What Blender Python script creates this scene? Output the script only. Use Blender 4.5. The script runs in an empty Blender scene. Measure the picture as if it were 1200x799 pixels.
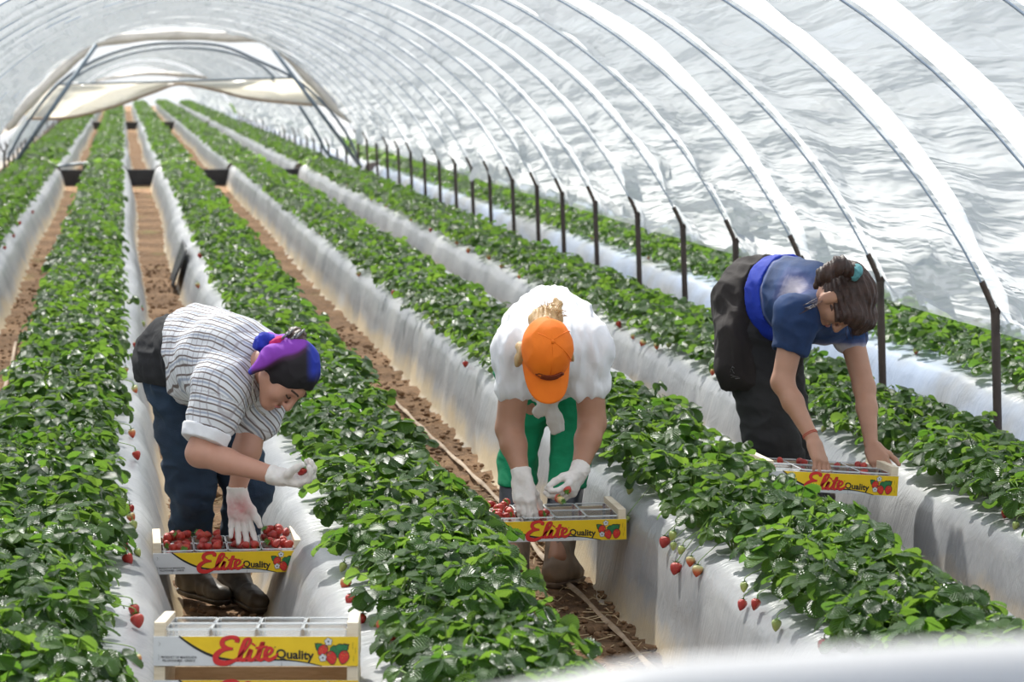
import bpy, math, random
import numpy as np
from mathutils import Vector, Matrix
PI = math.pi
rnd = random.Random(7)
rng = np.random.default_rng(11)
SC = bpy.context.scene
COL = SC.collection

# ------------------------------------------------------------------ camera
F, VX, VY, CX, CY, EYE = 3400.0, 142.0, 86.0, 600.0, 399.5, 1.85
KY = F / 2400.0      # depth scale
TH = math.atan((CY - VY) / F)
PS = math.atan((CX - VX) / math.hypot(F, CY - VY))
FW = np.array([math.sin(PS) * math.cos(TH), math.cos(PS) * math.cos(TH), -math.sin(TH)])
RT = np.array([math.cos(PS), -math.sin(PS), 0.0])
UP = np.cross(RT, FW)
EP = np.array([0, 0, EYE])

def ray(x, y):
    return FW + RT * (x - CX) / F + UP * (CY - y) / F
def onY(x, y, Y):
    d = ray(x, y); return EP + d * (Y / d[1])
def onZ(x, y, z):
    d = ray(x, y); return EP + d * ((z - EYE) / d[2])
def onX(x, y, X):
    d = ray(x, y); return EP + d * (X / d[0])
def proj(P):
    v = np.asarray(P, float) - EP
    z = v @ FW
    return CX + F * (v @ RT) / z, CY - F * (v @ UP) / z, z

cd = bpy.data.cameras.new('camera')
cam = bpy.data.objects.new('camera', cd)
COL.objects.link(cam)
cam.location = EP
cam.rotation_euler = (PI / 2 - TH, 0, -PS)
cd.sensor_width = 36
cd.lens = 36 * F / 1200
cd.clip_start = 0.05
cd.clip_end = 400
cd.dof.use_dof = True
cd.dof.focus_distance = 9.8
cd.dof.aperture_fstop = 7.0
SC.camera = cam

# ------------------------------------------------------------------ object helpers
def tag(o, label=None, cat=None, group=None, kind=None):
    if label: o['label'] = label
    if cat: o['category'] = cat
    if group: o['group'] = group
    if kind: o['kind'] = kind
    return o

def link(o, parent=None):
    COL.objects.link(o)
    if parent is not None:
        o.parent = parent
    return o

def empty(name, loc=(0, 0, 0), rz=0.0, label=None, cat=None, group=None):
    o = bpy.data.objects.new(name, None)
    o.location = loc
    o.rotation_euler = (0, 0, rz)
    o.empty_display_size = 0.05
    link(o)
    return tag(o, label, cat, group)

def mesh_np(name, V, faces, mats=(), parent=None, uv=None, attr=None, midx=None, smooth=True):
    """faces: list of int arrays (n,k); uv: (nverts,2) per vertex; attr: {name: (nverts,)}"""
    me = bpy.data.meshes.new(name)
    V = np.ascontiguousarray(V, dtype=np.float32)
    fs = [np.asarray(f, dtype=np.int32) for f in faces if len(f)]
    li = np.concatenate([f.ravel() for f in fs])
    tot = np.concatenate([np.full(len(f), f.shape[1], np.int32) for f in fs])
    st = np.concatenate([[0], np.cumsum(tot)[:-1]]).astype(np.int32)
    me.vertices.add(len(V)); me.vertices.foreach_set('co', V.ravel())
    me.loops.add(len(li)); me.loops.foreach_set('vertex_index', li)
    me.polygons.add(len(tot)); me.polygons.foreach_set('loop_start', st)
    me.polygons.foreach_set('loop_total', tot)
    if midx is not None:
        me.polygons.foreach_set('material_index', np.asarray(midx, np.int32))
    me.polygons.foreach_set('use_smooth', np.full(len(tot), bool(smooth)))
    if uv is not None:
        l = me.uv_layers.new(name='UVMap')
        l.data.foreach_set('uv', np.asarray(uv, np.float32)[li].ravel())
    if attr:
        for k, a in attr.items():
            at = me.attributes.new(k, 'FLOAT', 'POINT')
            at.data.foreach_set('value', np.asarray(a, np.float32))
    me.update(calc_edges=True)
    me.validate()
    for m in (mats if isinstance(mats, (list, tuple)) else [mats]):
        me.materials.append(m)
    o = bpy.data.objects.new(name, me)
    return link(o, parent)

class MB:
    """collects boxes, tubes and prisms that make up ONE mesh"""
    def __init__(s): s.V = []; s.Q = []; s.T = []; s.N = []; s.n = 0
    def add(s, V, Q=(), T=(), N=()):
        V = np.asarray(V, float)
        for q in Q: s.Q.append([i + s.n for i in q])
        for t in T: s.T.append([i + s.n for i in t])
        for g in N: s.N.append([i + s.n for i in g])
        s.V.append(V); s.n += len(V)
        return s
    def box(s, c, d, rz=0.0, bev=0.0, M=None):
        """box with chamfered edges"""
        hx, hy, hz = [x / 2 for x in d]
        b = min(bev, hx * .9, hy * .9, hz * .9)
        vs = []
        idx = {}
        if b <= 0:
            P = [(sx * hx, sy * hy, sz * hz) for sx in (-1, 1) for sy in (-1, 1) for sz in (-1, 1)]
            Q = [(0, 1, 3, 2), (4, 6, 7, 5), (0, 4, 5, 1), (2, 3, 7, 6), (0, 2, 6, 4), (1, 5, 7, 3)]
            T = []
        else:
            for sx in (-1, 1):
                for sy in (-1, 1):
                    for sz in (-1, 1):
                        for ax in range(3):
                            p = [sx * (hx - b), sy * (hy - b), sz * (hz - b)]
                            p[ax] = (sx * hx, sy * hy, sz * hz)[ax]
                            idx[(sx, sy, sz, ax)] = len(vs); vs.append(p)
            P = vs; Q = []; T = []
            for ax in range(3):
                o1, o2 = [(1, 2), (2, 0), (0, 1)][ax]
                for sg in (-1, 1):
                    def k(a, c2):
                        t = [0, 0, 0]; t[ax] = sg; t[o1] = a; t[o2] = c2
                        return idx[(t[0], t[1], t[2], ax)]
                    q = [k(-1, -1), k(1, -1), k(1, 1), k(-1, 1)]
                    Q.append(q if sg > 0 else q[::-1])
            for ax in range(3):
                o1, o2 = [(1, 2), (2, 0), (0, 1)][ax]
                for a in (-1, 1):
                    for c2 in (-1, 1):
                        def k(e, face):
                            t = [0, 0, 0]; t[ax] = e; t[o1] = a; t[o2] = c2
                            return idx[(t[0], t[1], t[2], face)]
                        Q.append([k(-1, o1), k(1, o1), k(1, o2), k(-1, o2)])
            for sx in (-1, 1):
                for sy in (-1, 1):
                    for sz in (-1, 1):
                        T.append([idx[(sx, sy, sz, a)] for a in range(3)])
        P = np.array(P, float)
        if M is not None:
            P = P @ np.array(M)[:3, :3].T + np.array(M)[:3, 3]
        elif rz:
            c_, s_ = math.cos(rz), math.sin(rz)
            P = P @ np.array([[c_, s_, 0], [-s_, c_, 0], [0, 0, 1]])
        return s.add(P + np.array(c), Q, T)
    def tube(s, pts, r, n=8, caps=True, flat=1.0):
        pts = np.asarray(pts, float); m = len(pts)
        rs = np.full(m, r) if np.isscalar(r) else np.asarray(r, float)
        tg = np.gradient(pts, axis=0); tg /= np.linalg.norm(tg, axis=1)[:, None] + 1e-12
        ref = np.array([0, 0, 1.0]) if abs(tg[0][2]) < .9 else np.array([0, 1.0, 0])
        u = np.cross(ref, tg[0]); u /= np.linalg.norm(u)
        V = []
        for i in range(m):
            u = u - tg[i] * (u @ tg[i]); u /= np.linalg.norm(u)
            w = np.cross(tg[i], u)
            for k in range(n):
                a = 2 * PI * k / n
                V.append(pts[i] + rs[i] * (math.cos(a) * u + flat * math.sin(a) * w))
        Q = [(i * n + k, i * n + (k + 1) % n, (i + 1) * n + (k + 1) % n, (i + 1) * n + k) for i in range(m - 1) for k in range(n)]
        N = [tuple(range(n))[::-1], tuple((m - 1) * n + k for k in range(n))] if caps else []
        return s.add(V, Q, (), N)
    def build(s, name, m, parent=None, smooth=False):
        V = np.concatenate(s.V)
        fs = [np.array(s.Q), np.array(s.T)]
        by = {}
        for g in s.N: by.setdefault(len(g), []).append(g)
        fs += [np.array(v) for v in by.values()]
        o = mesh_np(name, V, fs, m, parent, smooth=smooth)
        fix_normals(o)
        return o

import bmesh
def fix_normals(o):
    bm = bmesh.new(); bm.from_mesh(o.data)
    bmesh.ops.recalc_face_normals(bm, faces=bm.faces)
    bm.to_mesh(o.data); bm.free()

def spline(pts, n=12):
    """Catmull-Rom through points"""
    P = np.asarray(pts, float)
    P = np.vstack([2 * P[0] - P[1], P, 2 * P[-1] - P[-2]])
    out = []
    for i in range(1, len(P) - 2):
        for t in np.linspace(0, 1, n, endpoint=False):
            a, b, c, d = P[i - 1], P[i], P[i + 1], P[i + 2]
            out.append(.5 * ((2 * b) + (c - a) * t + (2 * a - 5 * b + 4 * c - d) * t * t + (3 * b - a - 3 * c + d) * t ** 3))
    out.append(P[-2])
    return np.array(out)

# smooth pseudo noise (sum of randomly oriented sines), vectorised
_nd = np.random.default_rng(3)
_ND = [(_nd.normal(size=3), _nd.uniform(0, 6.28)) for _ in range(24)]
def snoise(P, freq, oct=1, seed=0):
    P = np.asarray(P, float)
    out = 0
    for o in range(oct):
        a = 0
        for k in range(6):
            d, ph = _ND[(k + seed * 5 + o * 7) % 24]
            d = d / np.linalg.norm(d)
            w = P @ d * freq * (2 ** o) * (0.75 + .12 * k)
            a = a + np.sin(w * 6.283 + ph + 1.7 * np.sin(P @ _ND[(k + 3 + seed) % 24][0] * freq * (2 ** o) * 1.9 + ph * 2))
        out = out + a / 3.2 / (1.8 ** o)
    return out

# ------------------------------------------------------------------ materials
def new_mat(name):
    m = bpy.data.materials.new(name); m.use_nodes = True
    nt = m.node_tree; nt.nodes.clear()
    return m, nt
def nd(nt, typ, **kw):
    n = nt.nodes.new(typ)
    for k, v in kw.items():
        if k.startswith('i_'):
            key = k[2:]
            key = int(key) if key.isdigit() else key.replace('_', ' ')
            n.inputs[key].default_value = v
        else:
            setattr(n, k, v)
    return n
def lk(nt, a, b): nt.links.new(a, b)
def c4(c): return (c[0], c[1], c[2], 1.0)
def srgb(r, g, b):
    f = lambda v: (v / 255 / 12.92) if v / 255 <= .04045 else ((v / 255 + .055) / 1.055) ** 2.4
    return (f(r), f(g), f(b))
def coords(nt, kind='Object', scale=(1, 1, 1)):
    tc = nd(nt, 'ShaderNodeTexCoord')
    mp = nd(nt, 'ShaderNodeMapping'); mp.inputs['Scale'].default_value = scale
    lk(nt, tc.outputs[kind], mp.inputs['Vector'])
    return mp.outputs['Vector']
def noise(nt, vec, scale=5, detail=4, rough=.55, dist=0.0):
    n = nd(nt, 'ShaderNodeTexNoise')
    n.inputs['Scale'].default_value = scale; n.inputs['Detail'].default_value = detail
    n.inputs['Roughness'].default_value = rough; n.inputs['Distortion'].default_value = dist
    lk(nt, vec, n.inputs['Vector'])
    return n.outputs['Fac']
def ramp(nt, fac, stops):
    r = nd(nt, 'ShaderNodeValToRGB')
    el = r.color_ramp.elements
    while len(el) < len(stops): el.new(.5)
    for e, (p, c) in zip(el, stops):
        e.position = p; e.color = c4(c) if len(c) == 3 else c
    lk(nt, fac, r.inputs['Fac'])
    return r.outputs['Color']
def mixc(nt, fac, a, b, mode='MIX'):
    m = nd(nt, 'ShaderNodeMix', data_type='RGBA', blend_type=mode)
    for sock, v in ((m.inputs[0], fac), (m.inputs[6], a), (m.inputs[7], b)):
        if hasattr(v, 'is_linked') or hasattr(v, 'links'): lk(nt, v, sock)
        elif isinstance(v, (int, float)): sock.default_value = v
        else: sock.default_value = c4(v)
    return m.outputs[2]
def bump(nt, h, strength=.3, dist=.01):
    b = nd(nt, 'ShaderNodeBump'); b.inputs['Strength'].default_value = strength; b.inputs['Distance'].default_value = dist
    lk(nt, h, b.inputs['Height'])
    return b.outputs['Normal']
def bsdf(nt, col=None, rough=.5, normal=None, **kw):
    p = nd(nt, 'ShaderNodeBsdfPrincipled')
    if col is not None:
        if hasattr(col, 'links'): lk(nt, col, p.inputs['Base Color'])
        else: p.inputs['Base Color'].default_value = c4(col)
    if hasattr(rough, 'links'): lk(nt, rough, p.inputs['Roughness'])
    else: p.inputs['Roughness'].default_value = rough
    if normal is not None: lk(nt, normal, p.inputs['Normal'])
    for k, v in kw.items(): p.inputs[k.replace('_', ' ')].default_value = v
    return p
def out(nt, sh):
    o = nd(nt, 'ShaderNodeOutputMaterial')
    lk(nt, sh.outputs[0] if hasattr(sh, 'outputs') else sh, o.inputs['Surface'])

def simple(name, c1, c2=None, scale=20, rough=.6, bs=.0, bscale=60, bdist=.004, vec='Object', vscale=(1, 1, 1), **kw):
    """principled with a noise mottled colour and a noise bump"""
    m, nt = new_mat(name)
    v = coords(nt, vec, vscale)
    col = c1
    if c2 is not None:
        col = mixc(nt, ramp(nt, noise(nt, v, scale, 5), [(.3, (0, 0, 0)), (.7, (1, 1, 1))]), c1, c2)
    nrm = bump(nt, noise(nt, v, bscale, 5), bs, bdist) if bs else None
    out(nt, bsdf(nt, col, rough, nrm, **kw))
    return m
# ------------------------------------------------------------------ setting materials
def m_soil():
    m, nt = new_mat('soil')
    v = coords(nt)
    n1 = noise(nt, v, 1.7, 6, .6); n2 = noise(nt, v, 22, 8, .7); n3 = noise(nt, v, 90, 4, .7)
    c = ramp(nt, n2, [(.22, (.040, .021, .010)), (.42, (.17, .092, .042)), (.60, (.30, .170, .082)), (.85, (.52, .33, .17))])
    c = mixc(nt, ramp(nt, n1, [(.42, (0, 0, 0)), (.62, (.55, .55, .55))]), c, (.33, .19, .09))
    g = ramp(nt, noise(nt, coords(nt, scale=(1, .35, 1)), 1.3, 3), [(.60, (0, 0, 0)), (.72, (.5, .5, .5))])
    c = mixc(nt, g, c, (.20, .21, .05))
    h = nd(nt, 'ShaderNodeMath', operation='ADD'); lk(nt, n2, h.inputs[0]); lk(nt, n3, h.inputs[1])
    out(nt, bsdf(nt, c, .95, bump(nt, h.outputs[0], .9, .03)))
    return m
def m_mulch(blue=False):
    m, nt = new_mat('mulch_film_blue' if blue else 'mulch_film')
    v = coords(nt)
    vs = coords(nt, scale=(1, .45, .8))
    n1 = noise(nt, vs, 2.6, 6, .62); n2 = noise(nt, coords(nt, scale=(.6, 9, .6)), 3, 4, .6, .4)
    c = ramp(nt, n1, [(.28, (.17, .18, .195)), (.5, (.29, .295, .305)), (.72, (.40, .40, .395))])
    # dry soil dust and stains low on the flanks
    geo = nd(nt, 'ShaderNodeNewGeometry'); sx = nd(nt, 'ShaderNodeSeparateXYZ'); lk(nt, geo.outputs['Position'], sx.inputs[0])
    dn = noise(nt, coords(nt, scale=(1, .5, 1)), 2.7, 6, .65)
    hz = nd(nt, 'ShaderNodeMapRange'); lk(nt, sx.outputs['Z'], hz.inputs[0])
    for i, x in ((1, .0), (2, .24), (3, .34), (4, -.25)): hz.inputs[i].default_value = x
    ad = nd(nt, 'ShaderNodeMath', operation='ADD'); lk(nt, dn, ad.inputs[0]); lk(nt, hz.outputs[0], ad.inputs[1])
    st = ramp(nt, ad.outputs[0], [(.52, (0, 0, 0)), (.80, (.9, .9, .9))])
    c = mixc(nt, st, c, (.50, .39, .24))
    if blue:
        b = ramp(nt, noise(nt, coords(nt, scale=(1, .5, 1)), 1.6, 4), [(.4, (0, 0, 0)), (.6, (.75, .75, .75))])
        c = mixc(nt, b, c, (.38, .47, .64))
    n3 = noise(nt, coords(nt, scale=(1, 1, 1)), 7, 5, .6, .8)
    a2 = nd(nt, 'ShaderNodeMath', operation='ADD'); lk(nt, n2, a2.inputs[0]); lk(nt, n3, a2.inputs[1])
    out(nt, bsdf(nt, c, .33, bump(nt, a2.outputs[0], .35, .02), Specular_IOR_Level=.55))
    return m
def m_film(name, trans, tl, tcol, gl, bstr, hem=True, dcol=(.55, .57, .58)):
    """polytunnel film: partly clear, partly milky, with a sheen; wrinkles run between the hoops"""
    m, nt = new_mat(name)
    uv = nd(nt, 'ShaderNodeTexCoord')
    mp = nd(nt, 'ShaderNodeMapping'); mp.inputs['Scale'].default_value = (.36, 3.0, 1); mp.inputs['Rotation'].default_value = (0, 0, .16)
    lk(nt, uv.outputs['UV'], mp.inputs['Vector'])
    h = noise(nt, mp.outputs[0], 1.0, 4, .5, .35)
    mp2 = nd(nt, 'ShaderNodeMapping'); mp2.inputs['Scale'].default_value = (.8, 8, 1); mp2.inputs['Rotation'].default_value = (0, 0, -.12)
    lk(nt, uv.outputs['UV'], mp2.inputs['Vector'])
    h2 = noise(nt, mp2.outputs[0], 1.0, 3, .5, .3)
    a = nd(nt, 'ShaderNodeMath', operation='MULTIPLY_ADD', i_1=.35); lk(nt, h2, a.inputs[0]); lk(nt, h, a.inputs[2])
    nrm = bump(nt, a.outputs[0], bstr, .22)
    tp = nd(nt, 'ShaderNodeBsdfTransparent', i_Color=(.94, .97, 1, 1))
    tr = nd(nt, 'ShaderNodeBsdfTranslucent', i_Color=c4(tcol)); lk(nt, nrm, tr.inputs['Normal'])
    df = nd(nt, 'ShaderNodeBsdfDiffuse', i_Color=c4(dcol)); lk(nt, nrm, df.inputs['Normal'])
    gs = nd(nt, 'ShaderNodeBsdfGlossy', i_Color=(1, 1, 1, 1), i_Roughness=.18); lk(nt, nrm, gs.inputs['Normal'])
    m1 = nd(nt, 'ShaderNodeMixShader', i_0=tl); lk(nt, df.outputs[0], m1.inputs[1]); lk(nt, tr.outputs[0], m1.inputs[2])
    m2 = nd(nt, 'ShaderNodeMixShader', i_0=trans)
    if hem:   # doubled, milkier film towards the hem
        sv = nd(nt, 'ShaderNodeSeparateXYZ'); lk(nt, uv.outputs['UV'], sv.inputs[0])
        mr = nd(nt, 'ShaderNodeMapRange'); lk(nt, sv.outputs['Y'], mr.inputs[0])
        for i, x in ((1, 1.55), (2, 3.0), (3, trans * .12), (4, trans)): mr.inputs[i].default_value = x
        lk(nt, mr.outputs[0], m2.inputs[0])
        lk(nt, mixc(nt, ramp(nt, mr.outputs[0], [(trans * .12, (1, 1, 1)), (trans, (0, 0, 0))]), tcol, (.80, .82, .83)), tr.inputs['Color'])
    lk(nt, m1.outputs[0], m2.inputs[1]); lk(nt, tp.outputs[0], m2.inputs[2])
    m3 = nd(nt, 'ShaderNodeMixShader', i_0=gl); lk(nt, m2.outputs[0], m3.inputs[1]); lk(nt, gs.outputs[0], m3.inputs[2])
    out(nt, m3)
    return m
M_SOIL = m_soil(); M_MULCH = m_mulch(); M_MULCHB = m_mulch(True)
M_FILM = m_film('tunnel_film', .45, .66, (.30, .325, .35), .16, 1.0)
M_BAND = m_film('tunnel_film_smooth', .54, 1.0, (1, 1, 1), .02, .2)
M_NFILM = m_film('neighbour_film', .5, .6, (.8, .82, .84), .05, .5)
M_CREAM = m_film('cream_film', .10, .62, (.95, .92, .84), .05, .5, False, (.8, .78, .71))
M_WHITEFILM = m_film('white_film', .05, .6, (.74, .75, .77), .06, .4, False, (.62, .63, .64))
M_ROLL = simple('rolled_film', (.56, .53, .48), (.42, .39, .35), 6, .6, .5, 9, .03)
M_STEEL = simple('galvanised_pipe', (.10, .135, .17), (.16, .20, .24), 14, .5, Metallic=.2)
M_HOOP = simple('hoop_pipe', (.22, .28, .36), (.30, .36, .44), 14, .5, Metallic=.2)
M_POST = simple('dark_post', (.030, .022, .018), (.065, .045, .035), 9, .75, .4, 30, .004)
M_BLACKPL = simple('black_plastic', (.018, .018, .020), (.035, .034, .036), 8, .45, .4, 14, .01)

# ------------------------------------------------------------------ soil
def grid_mesh(xs, ys, zf):
    X, Y = np.meshgrid(xs, ys)
    P = np.stack([X.ravel(), Y.ravel(), np.zeros(X.size)], 1)
    P[:, 2] = zf(P)
    nx, ny = len(xs), len(ys)
    i = np.arange(nx * (ny - 1)).reshape(ny - 1, nx)[:, :-1].ravel()
    Q = np.stack([i, i + 1, i + 1 + nx, i + nx], 1)
    return P, Q
ys = np.concatenate([np.arange(.2, 5, .3), np.arange(5, 18, .045), np.arange(18, 50, .12), np.arange(50, 170, 1.)])
xs = np.concatenate([np.arange(-14, -2, .5), np.arange(-2, 3, .045), np.arange(3, 14, .5)])
P, Q = grid_mesh(xs, ys, lambda P: -.008 + .012 * snoise(P * [1, 1, 0], 2.2, 3) + .006 * snoise(P * [1, 1, 0], 9, 2, 2))
g = mesh_np('ground', P, [Q], M_SOIL); tag(g, 'bare brown soil in the furrows between the beds', 'ground', kind='structure')

# ------------------------------------------------------------------ raised beds under film
BEDS = {  # left foot, left shoulder, right shoulder, right foot, top height
    'Z': (-1.78, -1.68, -1.04, -.91, .33),
    'A': (-.61, -.52, .055, .165, .33),
    'B': (.47, .57, 1.17, 1.27, .33),
    'C': (1.69, 1.77, 2.47, 2.62, .36),
    'D': (2.81, 2.90, 3.50, 3.64, .34),
    'E': (4.02, 4.12, 4.86, 4.98, .34),
    'F': (5.25, 5.35, 6.05, 6.2, .34)}
BED_LABEL = {
    'Z': 'white film covered strawberry bed at the far left edge, left of the bare soil path',
    'A': 'white film covered strawberry bed running down the left side, left of the woman in the striped shirt',
    'B': 'white film covered strawberry bed between the striped shirt woman and the orange cap woman',
    'C': 'white film covered strawberry bed between the orange cap woman and the dark haired woman',
    'D': 'white film covered strawberry bed just inside the row of dark posts on the right',
    'E': 'bluish white film covered bed just beyond the row of dark posts on the right',
    'F': 'outermost white film covered bed beneath the right film edge'}
TUN = [(4.4, 33.9 * KY), (34.9 * KY, 68.0 * KY), (69.0 * KY, 106.0 * KY)]
def bed_profile(b):
    lf, ls, rs, rf, h = BEDS[b]
    p = [(lf - .03, -.02), (lf, .0), (lf + (ls - lf) * .35, h * .42), (lf + (ls - lf) * .7, h * .78), (ls + .005, h * .93), (ls + .05, h * .99)]
    p += [((ls * 3 + rs) / 4, h * 1.03), ((ls + rs) / 2, h * 1.04), ((ls + rs * 3) / 4, h * 1.03)]
    p += [(rs - .05, h * .99), (rs - .005, h * .93), (rf + (rs - rf) * .7, h * .78), (rf + (rs - rf) * .35, h * .42), (rf, 0), (rf + .03, -.02)]
    return np.array(p)
def bed_mesh(b, y0, y1):
    pr = bed_profile(b)
    step = .05 if y0 < 10 else .35
    ys = np.concatenate([np.arange(y0, min(y1, 20), .05), np.arange(20, y1, .18)]) if y0 < 10 else np.arange(y0, y1, .35)
    ys = np.append(ys, y1)
    n = len(pr)
    V = np.zeros((len(ys), n, 3))
    V[:, :, 0] = pr[None, :, 0]; V[:, :, 2] = pr[None, :, 1]; V[:, :, 1] = ys[:, None]
    sd = ord(b) % 5
    Pn = V.reshape(-1, 3)
    side = np.clip(1 - np.abs(Pn[:, 2] - .18) / .2, 0, 1)
    w = .012 * snoise(Pn * [1.2, 1, 1], .9, 2, sd) + .007 * snoise(Pn * [.5, 3.2, .5], 1.1, 2, sd + 1)
    mid = pr[:, 0].mean()
    Pn[:, 0] += np.sign(Pn[:, 0] - mid) * w * side + .02 * np.sin(Pn[:, 1] * .35 + sd)* (Pn[:, 1] > 14)
    Pn[:, 2] += .012 * snoise(Pn * [1, 1, 0], .8, 2, sd + 2) * (Pn[:, 2] > .1)
    m = len(ys)
    i = (np.arange(m - 1)[:, None] * n + np.arange(n - 1)[None]).ravel()
    Qs = np.stack([i, i + n, i + n + 1, i + 1], 1)
    caps = [np.arange(n)[None, ::-1], ((m - 1) * n + np.arange(n))[None]]
    return Pn, [Qs] + caps
for b in BEDS:
    Vs, Fs, off = [], [], 0
    for k, (y0, y1) in enumerate(TUN):
        if b == 'F' and k: continue
        V, fs = bed_mesh(b, y0, y1)
        Vs.append(V); Fs += [f + off for f in fs]; off += len(V)
    byk = {}
    for f in Fs: byk.setdefault(f.shape[1], []).append(f)
    o = mesh_np('raised_bed', np.concatenate(Vs), [np.concatenate(v) for v in byk.values()], M_MULCHB if b in 'EF' else M_MULCH)
    tag(o, BED_LABEL[b], 'planting bed', kind='structure')
# loose bluish film lying in the furrow beyond the posts
xs = np.arange(3.60, 4.10, .045); ys = np.arange(8, 46, .07)
P, Q = grid_mesh(xs, ys, lambda P: .035 + .30 * np.clip(np.abs(P[:, 0] - 3.84) - .09, 0, 1) + .035 * snoise(P * [1.5, 1, 0], 1.4, 3, 1))
for xs_, lab in ((np.arange(5.1, 15, .1), 'film covered beds of the neighbouring tunnel to the right'), (np.arange(-15, -2.2, .1), 'film covered beds of the neighbouring tunnel to the left')):
    Pn_, Qn_ = grid_mesh(xs_, np.arange(3, 150, 2.5), lambda P: .02 + .17 * (1 + np.cos(2 * PI * (P[:, 0] - 5.7) / 1.22)))
    tag(mesh_np('ground_neighbour', Pn_, [Qn_], M_MULCH), lab, 'ground', kind='structure')
o = mesh_np('film_sheet', P, [Q], M_MULCHB); tag(o, 'crumpled bluish white film lying along the posts', 'plastic film', kind='structure')

# drip tapes, clods and black drain flap on the soil
def strip(pts, w, z):
    P = spline([(a, b * KY) for a, b in pts], 10); tgt = np.gradient(P, axis=0); nrm = np.stack([tgt[:, 1], -tgt[:, 0]], 1); nrm /= np.linalg.norm(nrm, axis=1)[:, None]
    V = []
    for p, n_ in zip(P, nrm):
        for s, dz in ((-1, 0), (-.5, .006), (.5, .006), (1, 0)):
            V.append((p[0] + n_[0] * w * s / 2, p[1] + n_[1] * w * s / 2, z + dz + .004 * math.sin(p[1] * 9 + s)))
    m = len(P); i = (np.arange(m - 1)[:, None] * 4 + np.arange(3)[None]).ravel()
    return np.array(V), np.stack([i, i + 1, i + 5, i + 4], 1)
M_TAPE = simple('pale_tape', (.38, .28, .19), (.20, .13, .07), 12, .7)
for pts, lab in (([(1.50, 11.6), (1.53, 10.5), (1.58, 9.2), (1.60, 8.3), (1.57, 7.6), (1.6, 6.6), (1.62, 5.3)], 'pale drip tape lying on the soil behind the orange cap woman'),
                 ([(-.74, 14.2), (-.70, 12.5), (-.72, 11), (-.68, 9.6), (-.7, 8.2)], 'pale drip tape lying on the soil at the left edge')):
    V, Q = strip(pts, .022, .016)
    tag(mesh_np('drip_tape', V, [Q], M_TAPE), lab, 'drip tape')
M_CLOD = simple('clod', (.12, .066, .033), (.27, .155, .078), 18, .95, .8, 40, .01)
def rock_mesh(seed):
    bm = bmesh.new(); bmesh.ops.create_icosphere(bm, subdivisions=2, radius=1)
    V = np.array([v.co for v in bm.verts]); F_ = np.array([[v.index for v in f.verts] for f in bm.faces]); bm.free()
    V *= (1 + .28 * snoise(V, .5, 2, seed))[:, None]; V[:, 2] *= .6
    return V, F_
rk = [rock_mesh(i) for i in range(5)]
Vs, Ts, off = [], [], 0
for (x0, x1, y0, y1, n) in ((.2, .43, 6.2, 20, 600), (1.42, 1.68, 4.6, 15, 700), (-.88, -.64, 9, 22, 320)):
    for _ in range(n):
        V, T = rk[rnd.randrange(5)]
        s = rnd.uniform(.005, .016) * (1.6 if rnd.random() < .12 else 1); a = rnd.uniform(0, 6.28); c, si = math.cos(a), math.sin(a)
        W = V * s * [1, rnd.uniform(.7, 1.3), 1] @ np.array([[c, si, 0], [-si, c, 0], [0, 0, 1]])
        Vs.append(W + [rnd.uniform(x0, x1), KY * (y0 + (y1 - y0) * rnd.random() ** 1.5), s * .25]); Ts.append(T + off); off += len(V)
tag(mesh_np('soil_clods', np.concatenate(Vs), [np.concatenate(Ts)], M_CLOD), 'small crumbled soil clods strewn over the furrows', 'soil', kind='stuff')
# dry straw bits
mb = MB()
for (x0, x1, y0, y1, n) in ((1.42, 1.66, 4.6, 9, 330), (.2, .43, 6.3, 12, 140)):
    for _ in range(n):
        x, y, a, l = rnd.uniform(x0, x1), KY * rnd.uniform(y0, y1), rnd.uniform(0, PI), rnd.uniform(.02, .06)
        d = np.array([math.cos(a), math.sin(a), rnd.uniform(-.15, .25)]) * l
        mb.tube([np.array([x, y, .014]) - d / 2, np.array([x, y, .014]) + d / 2], .0016, 4)
mb2 = mb.build('dry_straw', simple('straw', (.62, .47, .28), (.40, .29, .16), 30, .8))
tag(mb2, 'dry straw bits scattered on the soil around the boots', 'straw', kind='stuff')
# black drain sheet across the left path
fl = [(0.50, 18.0, .02), (.40, 18.3, .03), (.3, 18.4, .02)]
xs = np.linspace(0, 1, 10); V = []
for t in np.linspace(0, 1, 14):
    for u in xs:
        p = np.array([.445 + .12 * t - .22 * (1 - t) ** 2 * 0, 17.3 * KY + 1.2 * u,   .05 + .33 * t])
        V.append(p + [-.03 - .01 * math.sin(u * 9), .03 * math.sin(t * 7), .015 * math.sin(u * 11 + t * 5)])
i = (np.arange(13)[:, None] * 10 + np.arange(9)[None]).ravel()
o = mesh_np('drain_sheet', np.array(V), [np.stack([i, i + 1, i + 11, i + 10], 1)], M_BLACKPL)
sm = o.modifiers.new('th', 'SOLIDIFY'); sm.thickness = .012
tag(o, 'black plastic flap lying up the bed flank behind the striped shirt woman', 'plastic sheet')
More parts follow.
